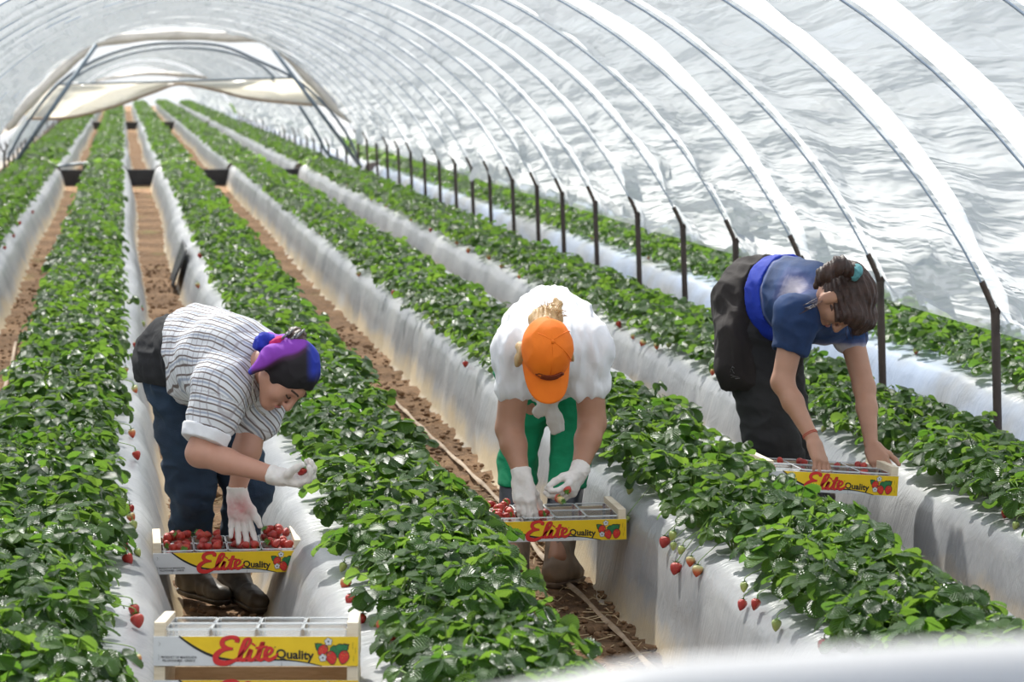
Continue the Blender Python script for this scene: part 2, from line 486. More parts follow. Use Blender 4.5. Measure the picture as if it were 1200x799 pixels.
# ------------------------------------------------------------------ polytunnel: hoops, film, posts
TC, TZ, TR = .92, -.57, 3.20          # hoop circle: centre X, centre Z, radius
A0 = math.asin((.8 - TZ) / TR)
HY = [12.37 - 1.8 * 5 + 1.8 * i for i in range(5)] + [12.37, 14.34, 16.09, 17.86, 19.59, 21.37, 23.33, 25.12, 26.69, 28.4, 30.2, 31.75, 33.38, 35.1]
while HY[-1] < 33.0 * KY: HY.append(HY[-1] + 1.75)
BW = {-2: .45, -1: .44, 0: .46, 1: .10, 2: .62, 3: .13, 4: .45, 5: .42, 6: .36, 7: .30, 8: .16, 9: .48, 10: .3, 11: .45}
def band_w(k):
    return BW.get(k, .34 + .26 * ((k * 37 % 11) / 11))
def film_obj(name, hy, dz, mats, label, near_k0, rows=96, amp=1.0, hole=None):
    Vs, Qs, Ms, UVs, off = [], [], [], [], 0
    base = 0.10
    for j in range(1, len(hy)):
        y0, y1 = hy[j - 1], hy[j]
        w = band_w(j - near_k0)
        fine = 14 if y0 < 31 else 8
        fr = np.concatenate([np.linspace(0, 1, fine + 1)[:-1], np.linspace(1, 2, 6)])
        th = np.linspace(0, 1, rows)
        FRr, Tt = np.meshgrid(fr, th)
        wt = w * (.18 + .82 * np.clip(np.minimum(Tt, 1 - Tt) / .24, 0, 1) ** .8) * (1 + .05 * np.sin(Tt * 61 + j))
        FRr = np.where(FRr < 1, FRr * (1 - wt), 1 - wt + (FRr - 1) * wt)
        a_lo = A0 - .030 + .020 * np.sin(PI * FRr) + .010 * np.sin(FRr * 17 + j * 2.1)
        a = a_lo + (PI - 2 * A0 + .07) * Tt
        Y = y0 + (y1 - y0) * FRr + 0
        inband = FRr >= 1 - wt - 1e-9
        P = np.stack([Y.ravel() * .33, (a * TR).ravel() * 2.1, np.full(a.size, j * 3.7)], 1)
        wr = snoise(P, 1.0, 3, j % 4).reshape(a.shape)
        env = np.sin(PI * np.clip(FRr / np.maximum(1 - wt, .05), 0, 1)) ** .5
        # film sags between the hoops, is taut in the smooth strip beside each hoop
        low = np.clip(1 - np.minimum(Tt, 1 - Tt) * 9, 0, 1)
        rr = TR + .02 - .045 * np.sin(PI * FRr) ** 2 * amp + np.where(inband, .0, .030 * amp) * wr * env + .05 * low * wr * np.sin(PI * FRr) * amp
        V = np.stack([TC + rr * np.cos(a), Y, TZ + dz + rr * np.sin(a)], 2)
        n = len(fr); m = rows
        i = (np.arange(m - 1)[:, None] * n + np.arange(n - 1)[None]).ravel()
        Qs.append(np.stack([i, i + 1, i + 1 + n, i + n], 1) + off)
        Ms.append((((fr[:-1] >= 1 - 1e-6)[None] * np.ones(m - 1)[:, None]).ravel()).astype(int))
        Vs.append(V.reshape(-1, 3)); UVs.append(np.stack([Y.ravel() + j * .37, (a * TR).ravel()], 1)); off += n * m
    o = mesh_np(name, np.concatenate(Vs), [np.concatenate(Qs)], mats, uv=np.concatenate(UVs), midx=np.concatenate(Ms))
    return tag(o, label, 'tunnel film', kind='structure')
film_obj('ceiling', HY, 0, [M_FILM, M_BAND], 'translucent plastic film arched over the hoops of the near tunnel', 5)
HY2 = [KY * (35.2 + 1.5 * i) for i in range(23)]
DZ2 = -.28
film_obj('ceiling_far', HY2, DZ2, [M_FILM, M_BAND], 'translucent plastic film of the second tunnel beyond the end opening', 40, rows=48)
HY3 = [KY * (70 + 2.5 * i) for i in range(15)]
film_obj('ceiling_distant', HY3, DZ2 - .1, [M_FILM, M_BAND], 'translucent plastic film of the third tunnel far away', 60, rows=40)

for cx_, lab in ((TC + 2 * TR * math.cos(A0) + .05, 'film of the neighbouring tunnel to the right'), (TC - 2 * TR * math.cos(A0) - .05, 'film of the neighbouring tunnel to the left')):
    ys_ = np.arange(4, 48, .7); aa = np.linspace(A0 - .03, PI - A0 + .03, 40)
    Yg, Ag = np.meshgrid(ys_, aa); rr_ = TR - .03 * np.sin(PI * Yg / 1.8) ** 2
    V = np.stack([cx_ + rr_ * np.cos(Ag), Yg, TZ + rr_ * np.sin(Ag)], 2).reshape(-1, 3)
    n_ = len(ys_); i = (np.arange(39)[:, None] * n_ + np.arange(n_ - 1)[None]).ravel()
    tag(mesh_np('roof_neighbour', V, [np.stack([i, i + 1, i + 1 + n_, i + n_], 1)], M_NFILM, uv=np.stack([Yg.ravel(), Ag.ravel() * TR], 1)), lab, 'tunnel film', kind='structure')

def arc_pts(Y, dz=0, n=44, r=TR):
    a = np.linspace(A0, PI - A0, n)
    return np.stack([TC + r * np.cos(a), np.full(n, Y), TZ + dz + r * np.sin(a)], 1)
ORD = ['first', 'second', 'third', 'fourth', 'fifth', 'sixth', 'seventh', 'eighth', 'ninth', 'tenth', 'eleventh', 'twelfth', 'thirteenth', 'fourteenth', 'fifteenth', 'sixteenth',
       'seventeenth', 'eighteenth', 'nineteenth', 'twentieth']
vis = 0
proto = None
for k, Y in enumerate(HY):
    if Y < 7.0: continue
    if proto is None:
        mb = MB(); mb.tube(arc_pts(0), .005, 8)
        o = mb.build('tunnel_hoop', M_HOOP, smooth=True); proto = o
    else:
        o = proto.copy(); COL.objects.link(o)
    o.location.y = Y
    n = k - 3
    lab = ('%s grey arched hoop counted from the camera along the near tunnel' % ORD[n]) if 0 <= n < 16 else 'grey arched hoop near the far end of the near tunnel'
    tag(o, lab, 'tunnel hoop', 'hoops of the near tunnel')
for k, Y in enumerate(HY2[1:]):
    o = proto.copy(); COL.objects.link(o); o.location = (0, Y, DZ2)
    tag(o, 'thin grey arched hoop inside the second tunnel beyond the end opening', 'tunnel hoop', 'hoops of the second tunnel')

def make_post(h, lean=.03):
    t = empty('tunnel_post')
    mb = MB(); mb.tube([(lean, 0, -.02), (lean * .5, 0, h * .5), (0, 0, h)], [.021, .020, .021], 8)
    mb.build('stake', M_POST, t, smooth=True)
    mb = MB()
    tg = np.array([-math.sin(A0), 0, math.cos(A0)])
    mb.tube(spline([(0, 0, h - .04), (-.012, 0, h + .02), tg * .07 + [0, 0, h], tg * .15 + [0, 0, h]], 5), .014, 8)
    mb.tube(spline([(0, 0, h - .04), (.015, 0, h + .01), (.05, 0, h + .05), (.07, 0, h + .13)], 5), .014, 8)
    mb.build('fork', M_POST, t, smooth=True)
    return t
def copy_tree(o, parent=None):
    c = o.copy(); COL.objects.link(c)
    if parent is not None: c.parent = parent
    for ch in list(o.children): copy_tree(ch, c)
    return c
postp = make_post(.8)
XR = TC + TR * math.cos(A0)
XL = TC - TR * math.cos(A0)
first = True
PNAMES = {0: 'dark post nearest the camera at the right, under the drooping film corner', 1: 'dark post directly right of the dark haired woman in the blue shirt',
          2: 'dark post half hidden behind the dark haired woman in the blue shirt', 3: 'dark post just behind the back of the dark haired woman'}
posts = [(XR, Y) for Y in HY if Y > 11]
for k, (x, Y) in enumerate(posts):
    o = postp if first else copy_tree(postp); first = False
    o.location = (x, Y, 0)
    if k in PNAMES: lab = PNAMES[k]
    elif k < 15: lab = '%s dark post left of the dark haired woman in the row under the film edge' % ORD[k - 4]
    else: lab = 'small dark post at the far end of the near tunnel row'
    tag(o, lab, 'post', 'dark posts along the right film edge')
for x, lab, grp in ((XL, 'small dark post along the left film edge near the tunnel end', 'dark posts along the left film edge'),):
    for Y in [y for y in HY if y > 31]:
        o = copy_tree(postp); o.location = (x, Y, 0); o.scale = (-1, 1, 1); tag(o, lab, 'post', grp)
for Y in HY2:
    o = copy_tree(postp); o.location = (XR, Y, DZ2); tag(o, 'tiny dark post along the right side of the second tunnel', 'post', 'dark posts of the second tunnel right side')
    o = copy_tree(postp); o.location = (XL, Y, DZ2); o.scale = (-1, 1, 1); tag(o, 'tiny dark post along the left side of the second tunnel', 'post', 'dark posts of the second tunnel left side')

# ------------------------------------------------------------------ end opening of the near tunnel
YE = 33.5
def px(pts, Y): return np.array([onY(x, y, Y * KY) for x, y in pts])
mb = MB(); P = spline(px([(8, 152), (22, 134), (45, 109), (75, 80), (100, 59), (118, 49), (165, 43), (210, 41), (260, 43), (311, 46), (338, 66), (365, 95), (390, 122), (412, 143)], YE), 6)
r = .085 + .016 * np.sin(np.arange(len(P)) * .8) * .5
r[:4] *= np.linspace(.5, 1, 4); r[-4:] *= np.linspace(1, .5, 4)
mb.tube(P, r, 10)
tag(mb.build('film_roll', M_ROLL, smooth=True), 'grey beige rolled up end film hung across the near tunnel opening', 'rolled film')
def sheet(name, top, bot, Y, m, label, cat, nu=40, nv=8, dy=.10):
    T = spline(px(top, Y), 8); B = spline(px(bot, Y), 8)
    def res(P_, n):
        d = np.r_[0, np.cumsum(np.linalg.norm(np.diff(P_, axis=0), axis=1))]; t = np.linspace(0, d[-1], n)
        return np.stack([np.interp(t, d, P_[:, i]) for i in range(3)], 1)
    T, B = res(T, nu), res(B, nu)
    V = []
    for j in range(nv):
        t = j / (nv - 1)
        for i in range(nu):
            p = T[i] * (1 - t) + B[i] * t
            p = p + [0, dy * math.sin(t * 5 + i * .35) + .02 * math.sin(i * 1.3), 0]
            V.append(p)
    i = (np.arange(nv - 1)[:, None] * nu + np.arange(nu - 1)[None]).ravel()
    V = np.array(V)
    o = mesh_np(name, V, [np.stack([i, i + 1, i + nu + 1, i + nu], 1)], m, uv=np.stack([V[:, 0], V[:, 2]], 1))
    o.modifiers.new('th', 'SOLIDIFY').thickness = .01
    return tag(o, label, cat)
sheet('end_film', [(30, 140), (66, 101), (120, 98), (210, 95), (280, 93), (345, 92), (375, 108), (398, 130)],
      [(36, 139), (80, 138), (130, 126), (180, 108), (210, 98.5), (250, 105), (290, 115), (340, 121), (372, 123), (399, 132)], 34.9, M_CREAM,
      'cream film curtain sagging across the mouth of the second tunnel', 'film curtain')
mb = MB(); mb.tube(spline(px([(36, 139), (80, 138), (130, 126), (180, 108), (210, 98.5), (250, 105), (290, 115), (340, 121), (372, 123)], 34.8), 6), .024, 8)
tag(mb.build('curtain_rope', simple('rope', (.30, .22, .15), (.42, .32, .22), 8, .8), smooth=True), 'brown rope along the lower hem of the cream film curtain', 'rope')
sheet('end_film', [(345, 70), (365, 92), (392, 112), (408, 130)], [(356, 92), (372, 108), (395, 130), (411, 142)], 33.6, M_CREAM, 'small cream film flap right of the rolled film end', 'film curtain', 12, 5, .03)
sheet('end_film', [(62, 88), (40, 108), (22, 128)], [(70, 92), (48, 116), (30, 136)], 33.6, M_CREAM, 'small cream film flap at the left end of the rolled film', 'film curtain', 12, 5, .03)
def pipe(name, pts, Y, r, label, cat, sp=True, group=None):
    P = px(pts, Y)
    mb = MB(); mb.tube(spline(P, 8) if sp and len(P) > 2 else P, r, 8)
    return tag(mb.build(name, M_STEEL, smooth=True), label, cat, group)
pipe('brace_pole', [(113, 52), (-4, 222)], 33.3, .036, 'thick blue grey steel brace slanting down at the left of the end opening', 'brace pole')
pipe('brace_pole', [(313, 48), (424, 197)], 33.3, .032, 'blue grey steel brace slanting down at the right of the end opening', 'brace pole')
pipe('brace_pole', [(351, 124), (372, 158), (384, 180), (402, 189)], 33.2, .026, 'shorter bent steel brace inside the right end brace', 'brace pole')
pipe('end_arch', [(8, 188), (30, 147), (66, 101), (110, 71), (160, 54), (210, 50), (260, 54), (302, 71), (345, 92), (380, 122), (405, 155), (420, 186)], 34.6, .024, 'outer grey steel arch at the mouth of the second tunnel', 'steel arch')
pipe('end_arch', [(78, 98), (110, 78), (160, 61), (210, 56), (260, 60), (302, 75), (322, 91)], 34.9, .020, 'inner grey steel arch at the mouth of the second tunnel', 'steel arch')
pipe('cross_bar', [(66, 99), (345, 91)], 34.75, .018, 'thin horizontal steel bar across the second tunnel arch', 'steel bar', False)
pipe('brace_pole', [(2, 205), (100, 191), (112, 196)], 33.9, .024, 'low grey pipe lying across the left furrow at the tunnel end', 'pipe')
sheet('film_roll', [(112, 93), (165, 84), (215, 86), (262, 92)], [(112, 96), (165, 88), (215, 90), (262, 95)], 68.2, M_ROLL, 'far beige rolled film across the third tunnel mouth', 'rolled film', 16, 4, .1)
# dark boards across the furrows where the second and third tunnels begin
brd = [(-.93, -.58, 'left path'), (.15, .50, 'path behind the striped shirt woman'), (1.37, 1.71, 'path behind the orange cap woman'), (2.6, 2.84, 'gap inside the row of posts')]
for Yb, far in ((34.3, 'near tunnel end'), (68.4, 'far tunnel end')):
    for x0, x1, lab in brd:
        mb = MB(); mb.box(((x0 + x1) / 2, Yb * KY, .13), (x1 - x0 + .16, .06, .27), bev=.01)
        tag(mb.build('cross_board', M_BLACKPL), 'black board across the %s, %s' % (lab, far), 'board')
mb = MB(); mb.tube([(-.62, 33.7 * KY, 0), (-.62, 33.7 * KY, .38)], .03, 8); tag(mb.build('short_post', M_POST, smooth=True), 'short dark stake at the end of the left path', 'post')
# out of focus white sheeting right in front of the camera's feet
def fg():
    Yf = 1.35; nu, nv = 60, 40; V = []
    top = spline([onY(x, y, Yf) for x, y in [(560, 812), (650, 797), (760, 776), (900, 765), (1030, 757), (1150, 750), (1260, 744), (1400, 738)]], 10)
    d = np.linspace(0, len(top) - 1, nu)
    top = np.stack([np.interp(d, np.arange(len(top)), top[:, i]) for i in range(3)], 1)
    for j in range(nv):
        for i in range(nu):
            p = top[i].copy()
            if j < 12:
                a = PI * j / 11; p = p + [0, -.03 * math.cos(a), -.03 + .03 * math.sin(a)]
            else:
                t = (j - 11) / (nv - 12); p = p + [0, .03 + .03 * t + .012 * t * math.sin(i * .7 + t * 3), -.03 - (top[i][2] - .03) * t]
            V.append(p)
    i = (np.arange(nv - 1)[:, None] * nu + np.arange(nu - 1)[None]).ravel()
    o = mesh_np('plastic_sheeting', np.array(V), [np.stack([i, i + 1, i + nu + 1, i + nu], 1)], M_WHITEFILM, uv=np.array(V)[:, [0, 2]])
    o.modifiers.new('th', 'SOLIDIFY').thickness = .006
    tag(o, 'blurred white plastic sheeting right at the bottom edge in front of the camera', 'plastic sheet')
fg()

# ------------------------------------------------------------------ sky and sun
w = bpy.data.worlds.new('sky'); SC.world = w; w.use_nodes = True
nt = w.node_tree; nt.nodes.clear()
tc = nd(nt, 'ShaderNodeTexCoord'); sx = nd(nt, 'ShaderNodeSeparateXYZ'); lk(nt, tc.outputs['Generated'], sx.inputs[0])
sky = ramp(nt, sx.outputs['Z'], [(0, (.90, .93, .95)), (.06, (.95, .98, 1.0)), (.22, (.64, .72, .82)), (.5, (.36, .46, .62)), (1, (.22, .33, .51))])
bg = nd(nt, 'ShaderNodeBackground', i_Strength=1.12); lk(nt, sky, bg.inputs['Color'])
wo = nd(nt, 'ShaderNodeOutputWorld'); lk(nt, bg.outputs[0], wo.inputs['Surface'])
ld = bpy.data.lights.new('sun', 'SUN'); ld.energy = 13.0; ld.angle = math.radians(1.2); ld.color = (1, .95, .86)
sun = bpy.data.objects.new('sun', ld); COL.objects.link(sun)
SUN_AZ, SUN_EL = math.radians(-12), math.radians(50)   # azimuth from +Y towards +X
sd = Vector((math.sin(SUN_AZ) * math.cos(SUN_EL), math.cos(SUN_AZ) * math.cos(SUN_EL), math.sin(SUN_EL)))
sun.rotation_euler = sd.to_track_quat('Z', 'Y').to_euler()
sun.location = (0, 20, 12)
vs = SC.view_settings
vs.view_transform = 'Standard'; vs.look = 'None'; vs.gamma = 1.0; vs.use_curve_mapping = False; vs.exposure = 0.0
SC.cycles.max_bounces = 8; SC.cycles.transparent_max_bounces = 12; SC.cycles.transmission_bounces = 5; SC.cycles.diffuse_bounces = 4; SC.cycles.glossy_bounces = 3
SC.cycles.caustics_reflective = False; SC.cycles.caustics_refractive = False
SC.cycles.sample_clamp_indirect = 6.0
# ------------------------------------------------------------------ strawberry plants
def m_leaf():
    m, nt = new_mat('strawberry_leaf')
    oi = nd(nt, 'ShaderNodeObjectInfo')
    at = nd(nt, 'ShaderNodeAttribute', attribute_name='tone')
    uv = nd(nt, 'ShaderNodeTexCoord'); sp = nd(nt, 'ShaderNodeSeparateXYZ'); lk(nt, uv.outputs['UV'], sp.inputs[0])
    ab = nd(nt, 'ShaderNodeMath', operation='ABSOLUTE'); lk(nt, sp.outputs['X'], ab.inputs[0])
    # pleats along the side veins
    k = nd(nt, 'ShaderNodeMath', operation='MULTIPLY_ADD', i_1=-.55); lk(nt, ab.outputs[0], k.inputs[0]); lk(nt, sp.outputs['Y'], k.inputs[2])
    s = nd(nt, 'ShaderNodeMath', operation='MULTIPLY', i_1=46.0); lk(nt, k.outputs[0], s.inputs[0])
    sn = nd(nt, 'ShaderNodeMath', operation='SINE'); lk(nt, s.outputs[0], sn.inputs[0])
    col = ramp(nt, at.outputs['Fac'], [(.0, (.022, .068, .014)), (.35, (.045, .125, .020)), (.75, (.085, .200, .028)), (1, (.18, .31, .05))])
    ve = nd(nt, 'ShaderNodeMapRange'); lk(nt, ab.outputs[0], ve.inputs[0])
    for i, x in ((1, .0), (2, .07), (3, .5), (4, 0)): ve.inputs[i].default_value = x
    col = mixc(nt, ve.outputs[0], col, (.15, .27, .08))
    geo = nd(nt, 'ShaderNodeNewGeometry')
    col = mixc(nt, geo.outputs['Backfacing'], col, mixc(nt, .5, col, (.16, .24, .13)))
    nrm = bump(nt, sn.outputs[0], .9, .005)
    p = bsdf(nt, col, .36, nrm, Specular_IOR_Level=.55)
    tr = nd(nt, 'ShaderNodeBsdfTranslucent')
    tc = mixc(nt, at.outputs['Fac'], (.16, .38, .035), (.38, .60, .07)); lk(nt, tc, tr.inputs['Color'])
    mx = nd(nt, 'ShaderNodeMixShader', i_0=.33); lk(nt, p.outputs[0], mx.inputs[1]); lk(nt, tr.outputs[0], mx.inputs[2])
    out(nt, mx)
    return m
M_LEAF = m_leaf()
M_STEM = simple('green_stem', (.16, .30, .06), (.26, .34, .10), 30, .55)
def m_berry(name, stops, rough=.28):
    m, nt = new_mat(name)
    at = nd(nt, 'ShaderNodeAttribute', attribute_name='along')
    oi = nd(nt, 'ShaderNodeObjectInfo')
    v = nd(nt, 'ShaderNodeTexCoord')
    vo = nd(nt, 'ShaderNodeTexVoronoi', i_Scale=210.0); lk(nt, v.outputs['Object'], vo.inputs['Vector'])
    nz = noise(nt, v.outputs['Object'], 40, 2)
    a = nd(nt, 'ShaderNodeMath', operation='MULTIPLY_ADD', i_1=.25); lk(nt, nz, a.inputs[0]); lk(nt, at.outputs['Fac'], a.inputs[2])
    b = nd(nt, 'ShaderNodeMath', operation='MULTIPLY_ADD', i_1=.28, i_2=-.26); lk(nt, oi.outputs['Random'], b.inputs[0])
    s = nd(nt, 'ShaderNodeMath', operation='ADD'); lk(nt, a.outputs[0], s.inputs[0]); lk(nt, b.outputs[0], s.inputs[1])
    col = ramp(nt, s.outputs[0], stops)
    sd_ = ramp(nt, vo.outputs['Distance'], [(.16, (1, 1, 1)), (.26, (0, 0, 0))])
    col = mixc(nt, sd_, col, (.62, .42, .10))
    out(nt, bsdf(nt, col, rough, bump(nt, vo.outputs['Distance'], .35, .002), Specular_IOR_Level=.6, Subsurface_Weight=.12, Subsurface_Radius=(.01, .003, .002)))
    return m
M_RIPE = m_berry('ripe_strawberry', [(0, (.33, .008, .012)), (.5, (.42, .012, .014)), (1, (.52, .03, .02))])
M_HALF = m_berry('half_ripe_strawberry', [(0, (.50, .03, .02)), (.45, (.60, .12, .04)), (.8, (.62, .52, .22)), (1, (.60, .60, .28))])
M_GREEN = m_berry('green_strawberry', [(0, (.42, .46, .12)), (1, (.36, .45, .13))])
M_CALYX = simple('calyx', (.07, .20, .03), (.15, .30, .05), 60, .5)

def leaflet(nv, nu, W=1.0, fold=.35, curl=.25, teeth=0.0, seed=0):
    """one leaflet of unit length along +Y, returns V (n,3), uv, quads"""
    v = np.linspace(0, 1, nv + 1); u = np.linspace(-1, 1, nu + 1)
    w = .5 * W * np.sin(PI * np.clip(v, 0, 1) ** 1.15 * .93 + .03) ** .62
    w[0] = .03
    Vs, UV = [], []
    for i, vv in enumerate(v):
        for j, uu in enumerate(u):
            x = uu * w[i]
            if teeth and abs(uu) == 1 and 0 < i:
                x *= 1 + teeth * (1 if i % 2 else -1)
            yy = vv - (.05 if i == nv else 0) * (0 if teeth == 0 else 1) - .03 * abs(uu) * (vv > .9)
            z = fold * abs(x) * .55 - curl * vv * vv * .55 - .12 * abs(uu) ** 2 * w[i] + .015 * math.sin(7 * vv + seed + 2 * uu)
            Vs.append((x, yy, z)); UV.append((uu, vv))
    n = nu + 1
    i = (np.arange(nv)[:, None] * n + np.arange(nu)[None]).ravel()
    return np.array(Vs), np.array(UV), np.stack([i, i + 1, i + 1 + n, i + n], 1)

def rotm(ax, a):
    return np.array(Matrix.Rotation(a, 3, Vector(ax)))
def trifoliate(lod, r, L):
    """three leaflets fanned at the tip of a petiole, tip at origin, leaf plane XY, pointing +Y"""
    Vs, UVs, Qs, off = [], [], [], 0
    for k, a in enumerate((0, 1.25, -1.25)):
        nv, nu, te = {0: (14, 4, .085), 1: (5, 2, 0), 2: (3, 2, 0)}[lod]
        V, U, Q = leaflet(nv, nu, r.uniform(.80, .96), r.uniform(.25, .9), r.uniform(.05, .65), te, r.uniform(0, 6))
        V = V * L * (1.0 if k == 0 else r.uniform(.85, .97))
        V = V @ rotm((0, 1, 0), r.uniform(-.3, .3)).T @ rotm((1, 0, 0), r.uniform(-.3, .15)).T
        V = V @ rotm((0, 0, 1), a + r.uniform(-.15, .15)).T
        Vs.append(V); UVs.append(U); Qs.append(Q + off); off += len(V)
    return np.concatenate(Vs), np.concatenate(UVs), np.concatenate(Qs)

def plant_arrays(seed, lod, nleaf, R=.13, Hh=.125):
    r = random.Random(seed)
    V, U, Q, T, off = [], [], [], [], 0
    st = []
    for k in range(nleaf):
        az = k * 2.399 + r.uniform(-.4, .4)
        q = ((k + .5) / nleaf) ** .6
        rad = R * q * r.uniform(.8, 1.15)
        h = Hh * (1.0 - .50 * q ** 2) * r.uniform(.62, 1.22)
        L = r.uniform(.046, .070) * (1 if lod < 2 else 1.15)
        if r.random() < .12: L *= .6; h *= 1.15
        LV, LU, LQ = trifoliate(lod, r, L)
        tilt = -r.uniform(-.15, .5) - q * .45
        LV = LV @ rotm((0, 1, 0), r.uniform(-.35, .35)).T @ rotm((1, 0, 0), tilt).T @ rotm((0, 0, 1), az - PI / 2 + r.uniform(-.7, .7)).T
        tip = np.array([rad * math.cos(az), rad * math.sin(az), h])
        V.append(LV + tip); U.append(LU); Q.append(LQ + off); off += len(LV)
        T.append(np.full(len(LV), min(1, max(0, r.gauss(.42, .2)))))
        st.append([np.array([.02 * math.cos(az), .02 * math.sin(az), 0]), np.array([rad * .55 * math.cos(az + .2), rad * .55 * math.sin(az + .2), h * .72]), tip])
    return np.concatenate(V), np.concatenate(U), np.concatenate(Q), np.concatenate(T), st

NVAR = 9
variants = []
for s in range(NVAR):
    V, U, Q, T, st = plant_arrays(100 + s, 0, 23 + s % 4)
    o = mesh_np('leaves', V, [Q], M_LEAF, uv=U, attr={'tone': T})
    me_l = o.data; bpy.data.objects.remove(o)
    mb = MB()
    for p in st: mb.tube(spline(p, 3), .0018, 4, caps=False)
    o = mb.build('stalks', M_STEM, smooth=True)
    me_s = o.data; bpy.data.objects.remove(o)
    variants.append((me_l, me_s))

# berries -------------------------------------------------------------
def berry_arrays(seed, nseg=14, nring=11, L=1.0):
    r = random.Random(seed)
    V, A = [], []
    prof = [(0, .0), (.02, .22), (.08, .40), (.2, .49), (.35, .50), (.52, .44), (.68, .35), (.82, .235), (.92, .14), (.98, .06), (1, .0)]
    e = r.uniform(.86, 1.1); tw = r.uniform(-.06, .06)
    for t, w in prof:
        for k in range(nseg):
            a = 2 * PI * k / nseg
            ww = w * (1 + .06 * math.sin(2 * a + seed) + .04 * math.sin(3 * a + seed * 2)) * .92
            V.append((ww * math.cos(a) * e + tw * t * t, ww * math.sin(a), -t)); A.append(1 - t)
    n = nseg; m = len(prof)
    Q = [(i * n + k, (i + 1) * n + k, (i + 1) * n + (k + 1) % n, i * n + (k + 1) % n) for i in range(m - 1) for k in range(n)]
    return np.array(V), np.array(Q), np.array(A)
def calyx_arrays(seed):
    r = random.Random(seed); V, Q, off = [], [], 0
    for k in range(9):
        a = 2 * PI * k / 9 + r.uniform(-.2, .2); l = r.uniform(.34, .5)
        up = r.uniform(-.10, .22)
        c, s = math.cos(a), math.sin(a)
        pts = [(0, -.05, .02), (0, .05, .02), (l * .5, .085, .04 + up * .3), (l * .5, -.085, .04 + up * .3), (l, .0, up), (l, .004, up)]
        P = [(x * c - y * s, x * s + y * c, z) for x, y, z in pts]
        V += P; Q += [(off, off + 1, off + 2, off + 3), (off + 3, off + 2, off + 5, off + 4)]; off += 6
    # stub of the stalk
    for k in range(5):
        a = 2 * PI * k / 5; V.append((.035 * math.cos(a), .035 * math.sin(a), 0)); V.append((.03 * math.cos(a) + .03, .03 * math.sin(a), .34))
    for k in range(5):
        Q.append((off + 2 * k, off + 2 * ((k + 1) % 5), off + 2 * ((k + 1) % 5) + 1, off + 2 * k + 1))
    return np.array(V), np.array(Q)
BV = []
for s in range(5):
    V, Q, A = berry_arrays(s)
    o = mesh_np('strawberry', V, [Q], M_RIPE, attr={'along': A}); a = o.data; bpy.data.objects.remove(o)
    V, Q = calyx_arrays(s)
    o = mesh_np('calyx', V, [Q], M_CALYX, smooth=False); c = o.data; bpy.data.objects.remove(o)
    b = a.copy(); b.materials[0] = M_HALF
    g_ = a.copy(); g_.materials[0] = M_GREEN
    BV.append((a, b, g_, c))
def add_berry(parent, loc, size, kind=0, rot=(0, 0, 0), calyx=True, name='strawberry'):
    v = BV[rnd.randrange(5)]
    o = bpy.data.objects.new(name, v[kind]); COL.objects.link(o)
    if parent is not None: o.parent = parent
    o.location = loc; o.scale = (size * .92, size * .92, size); o.rotation_euler = rot
    if calyx:
        c = bpy.data.objects.new('calyx', v[3]); COL.objects.link(c); c.parent = o
    return o

PL_LABEL = {
    'Z': 'leafy strawberry plant in the bed at the far left edge',
    'A': 'leafy strawberry plant in the bed left of the woman in the striped shirt',
    'B': 'leafy strawberry plant in the bed between the striped shirt woman and the orange cap woman',
    'C': 'leafy strawberry plant in the bed between the orange cap woman and the dark haired woman',
    'D': 'leafy strawberry plant in the bed just inside the row of dark posts',
    'E': 'leafy strawberry plant in the bed beyond the row of dark posts',
    'F': 'leafy strawberry plant in the outermost bed beneath the right film'}
ROWS = {'Z': (-1.59, -1.40, -1.20), 'A': (-.42, -.285, -.15), 'B': (.775, .895, 1.015), 'C': (1.90, 2.03, 2.15), 'D': (3.04, 3.17, 3.30), 'E': (4.30, 4.48, 4.68), 'F': (5.5, 5.7, 5.9)}
spots = []
for b, rows in ROWS.items():
    h = BEDS[b][4] * 1.03
    for k, x in enumerate(rows):
        y = 5.6 + .1 * k
        while y < 33.7 * KY:
            spots.append((b, x + rnd.uniform(-.035, .035), y + rnd.uniform(-.04, .04), h, rnd.uniform(0, 6.28), rnd.uniform(.88, 1.16)))
            y += .29
for q in ((1.09, 9.2), (1.08, 9.65)): spots.append(('B', q[0], q[1], .335, rnd.uniform(0, 6.28), 1.05))
scored = []
for sp_ in spots:
    b, x, y, h, a, s = sp_
    u, v, z = proj((x, y, h + .08))
    vis_ = -90 < u < 1290 and v < 870 and not (b == 'F')
    if b == 'E' and u > 1210: vis_ = False
    scored.append((z if vis_ else 1e3 + z, sp_))
scored.sort(key=lambda t: t[0])
near = [s for z, s in scored[:300]]
far = [s for z, s in scored[300:] if not (s[0] == 'F' and s[2] < 11)]
far = [s for s in far if proj((s[1], s[2], s[3]))[1] < 1000 and -150 < proj((s[1], s[2], s[3]))[0] < 1350]
PLANTS = []
for i, (b, x, y, h, a, s) in enumerate(near):
    t = empty('strawberry_plant', (x, y, h), a, PL_LABEL[b], 'strawberry plant', 'strawberry plants of the bed ' + BED_LABEL[b].split(' bed ', 1)[1])
    t.scale = (s, s, s)
    ml, ms = variants[i % NVAR]
    o = bpy.data.objects.new('leaves', ml); link(o, t)
    o = bpy.data.objects.new('stalks', ms); link(o, t)
    PLANTS.append((b, x, y, h, a, s, t))

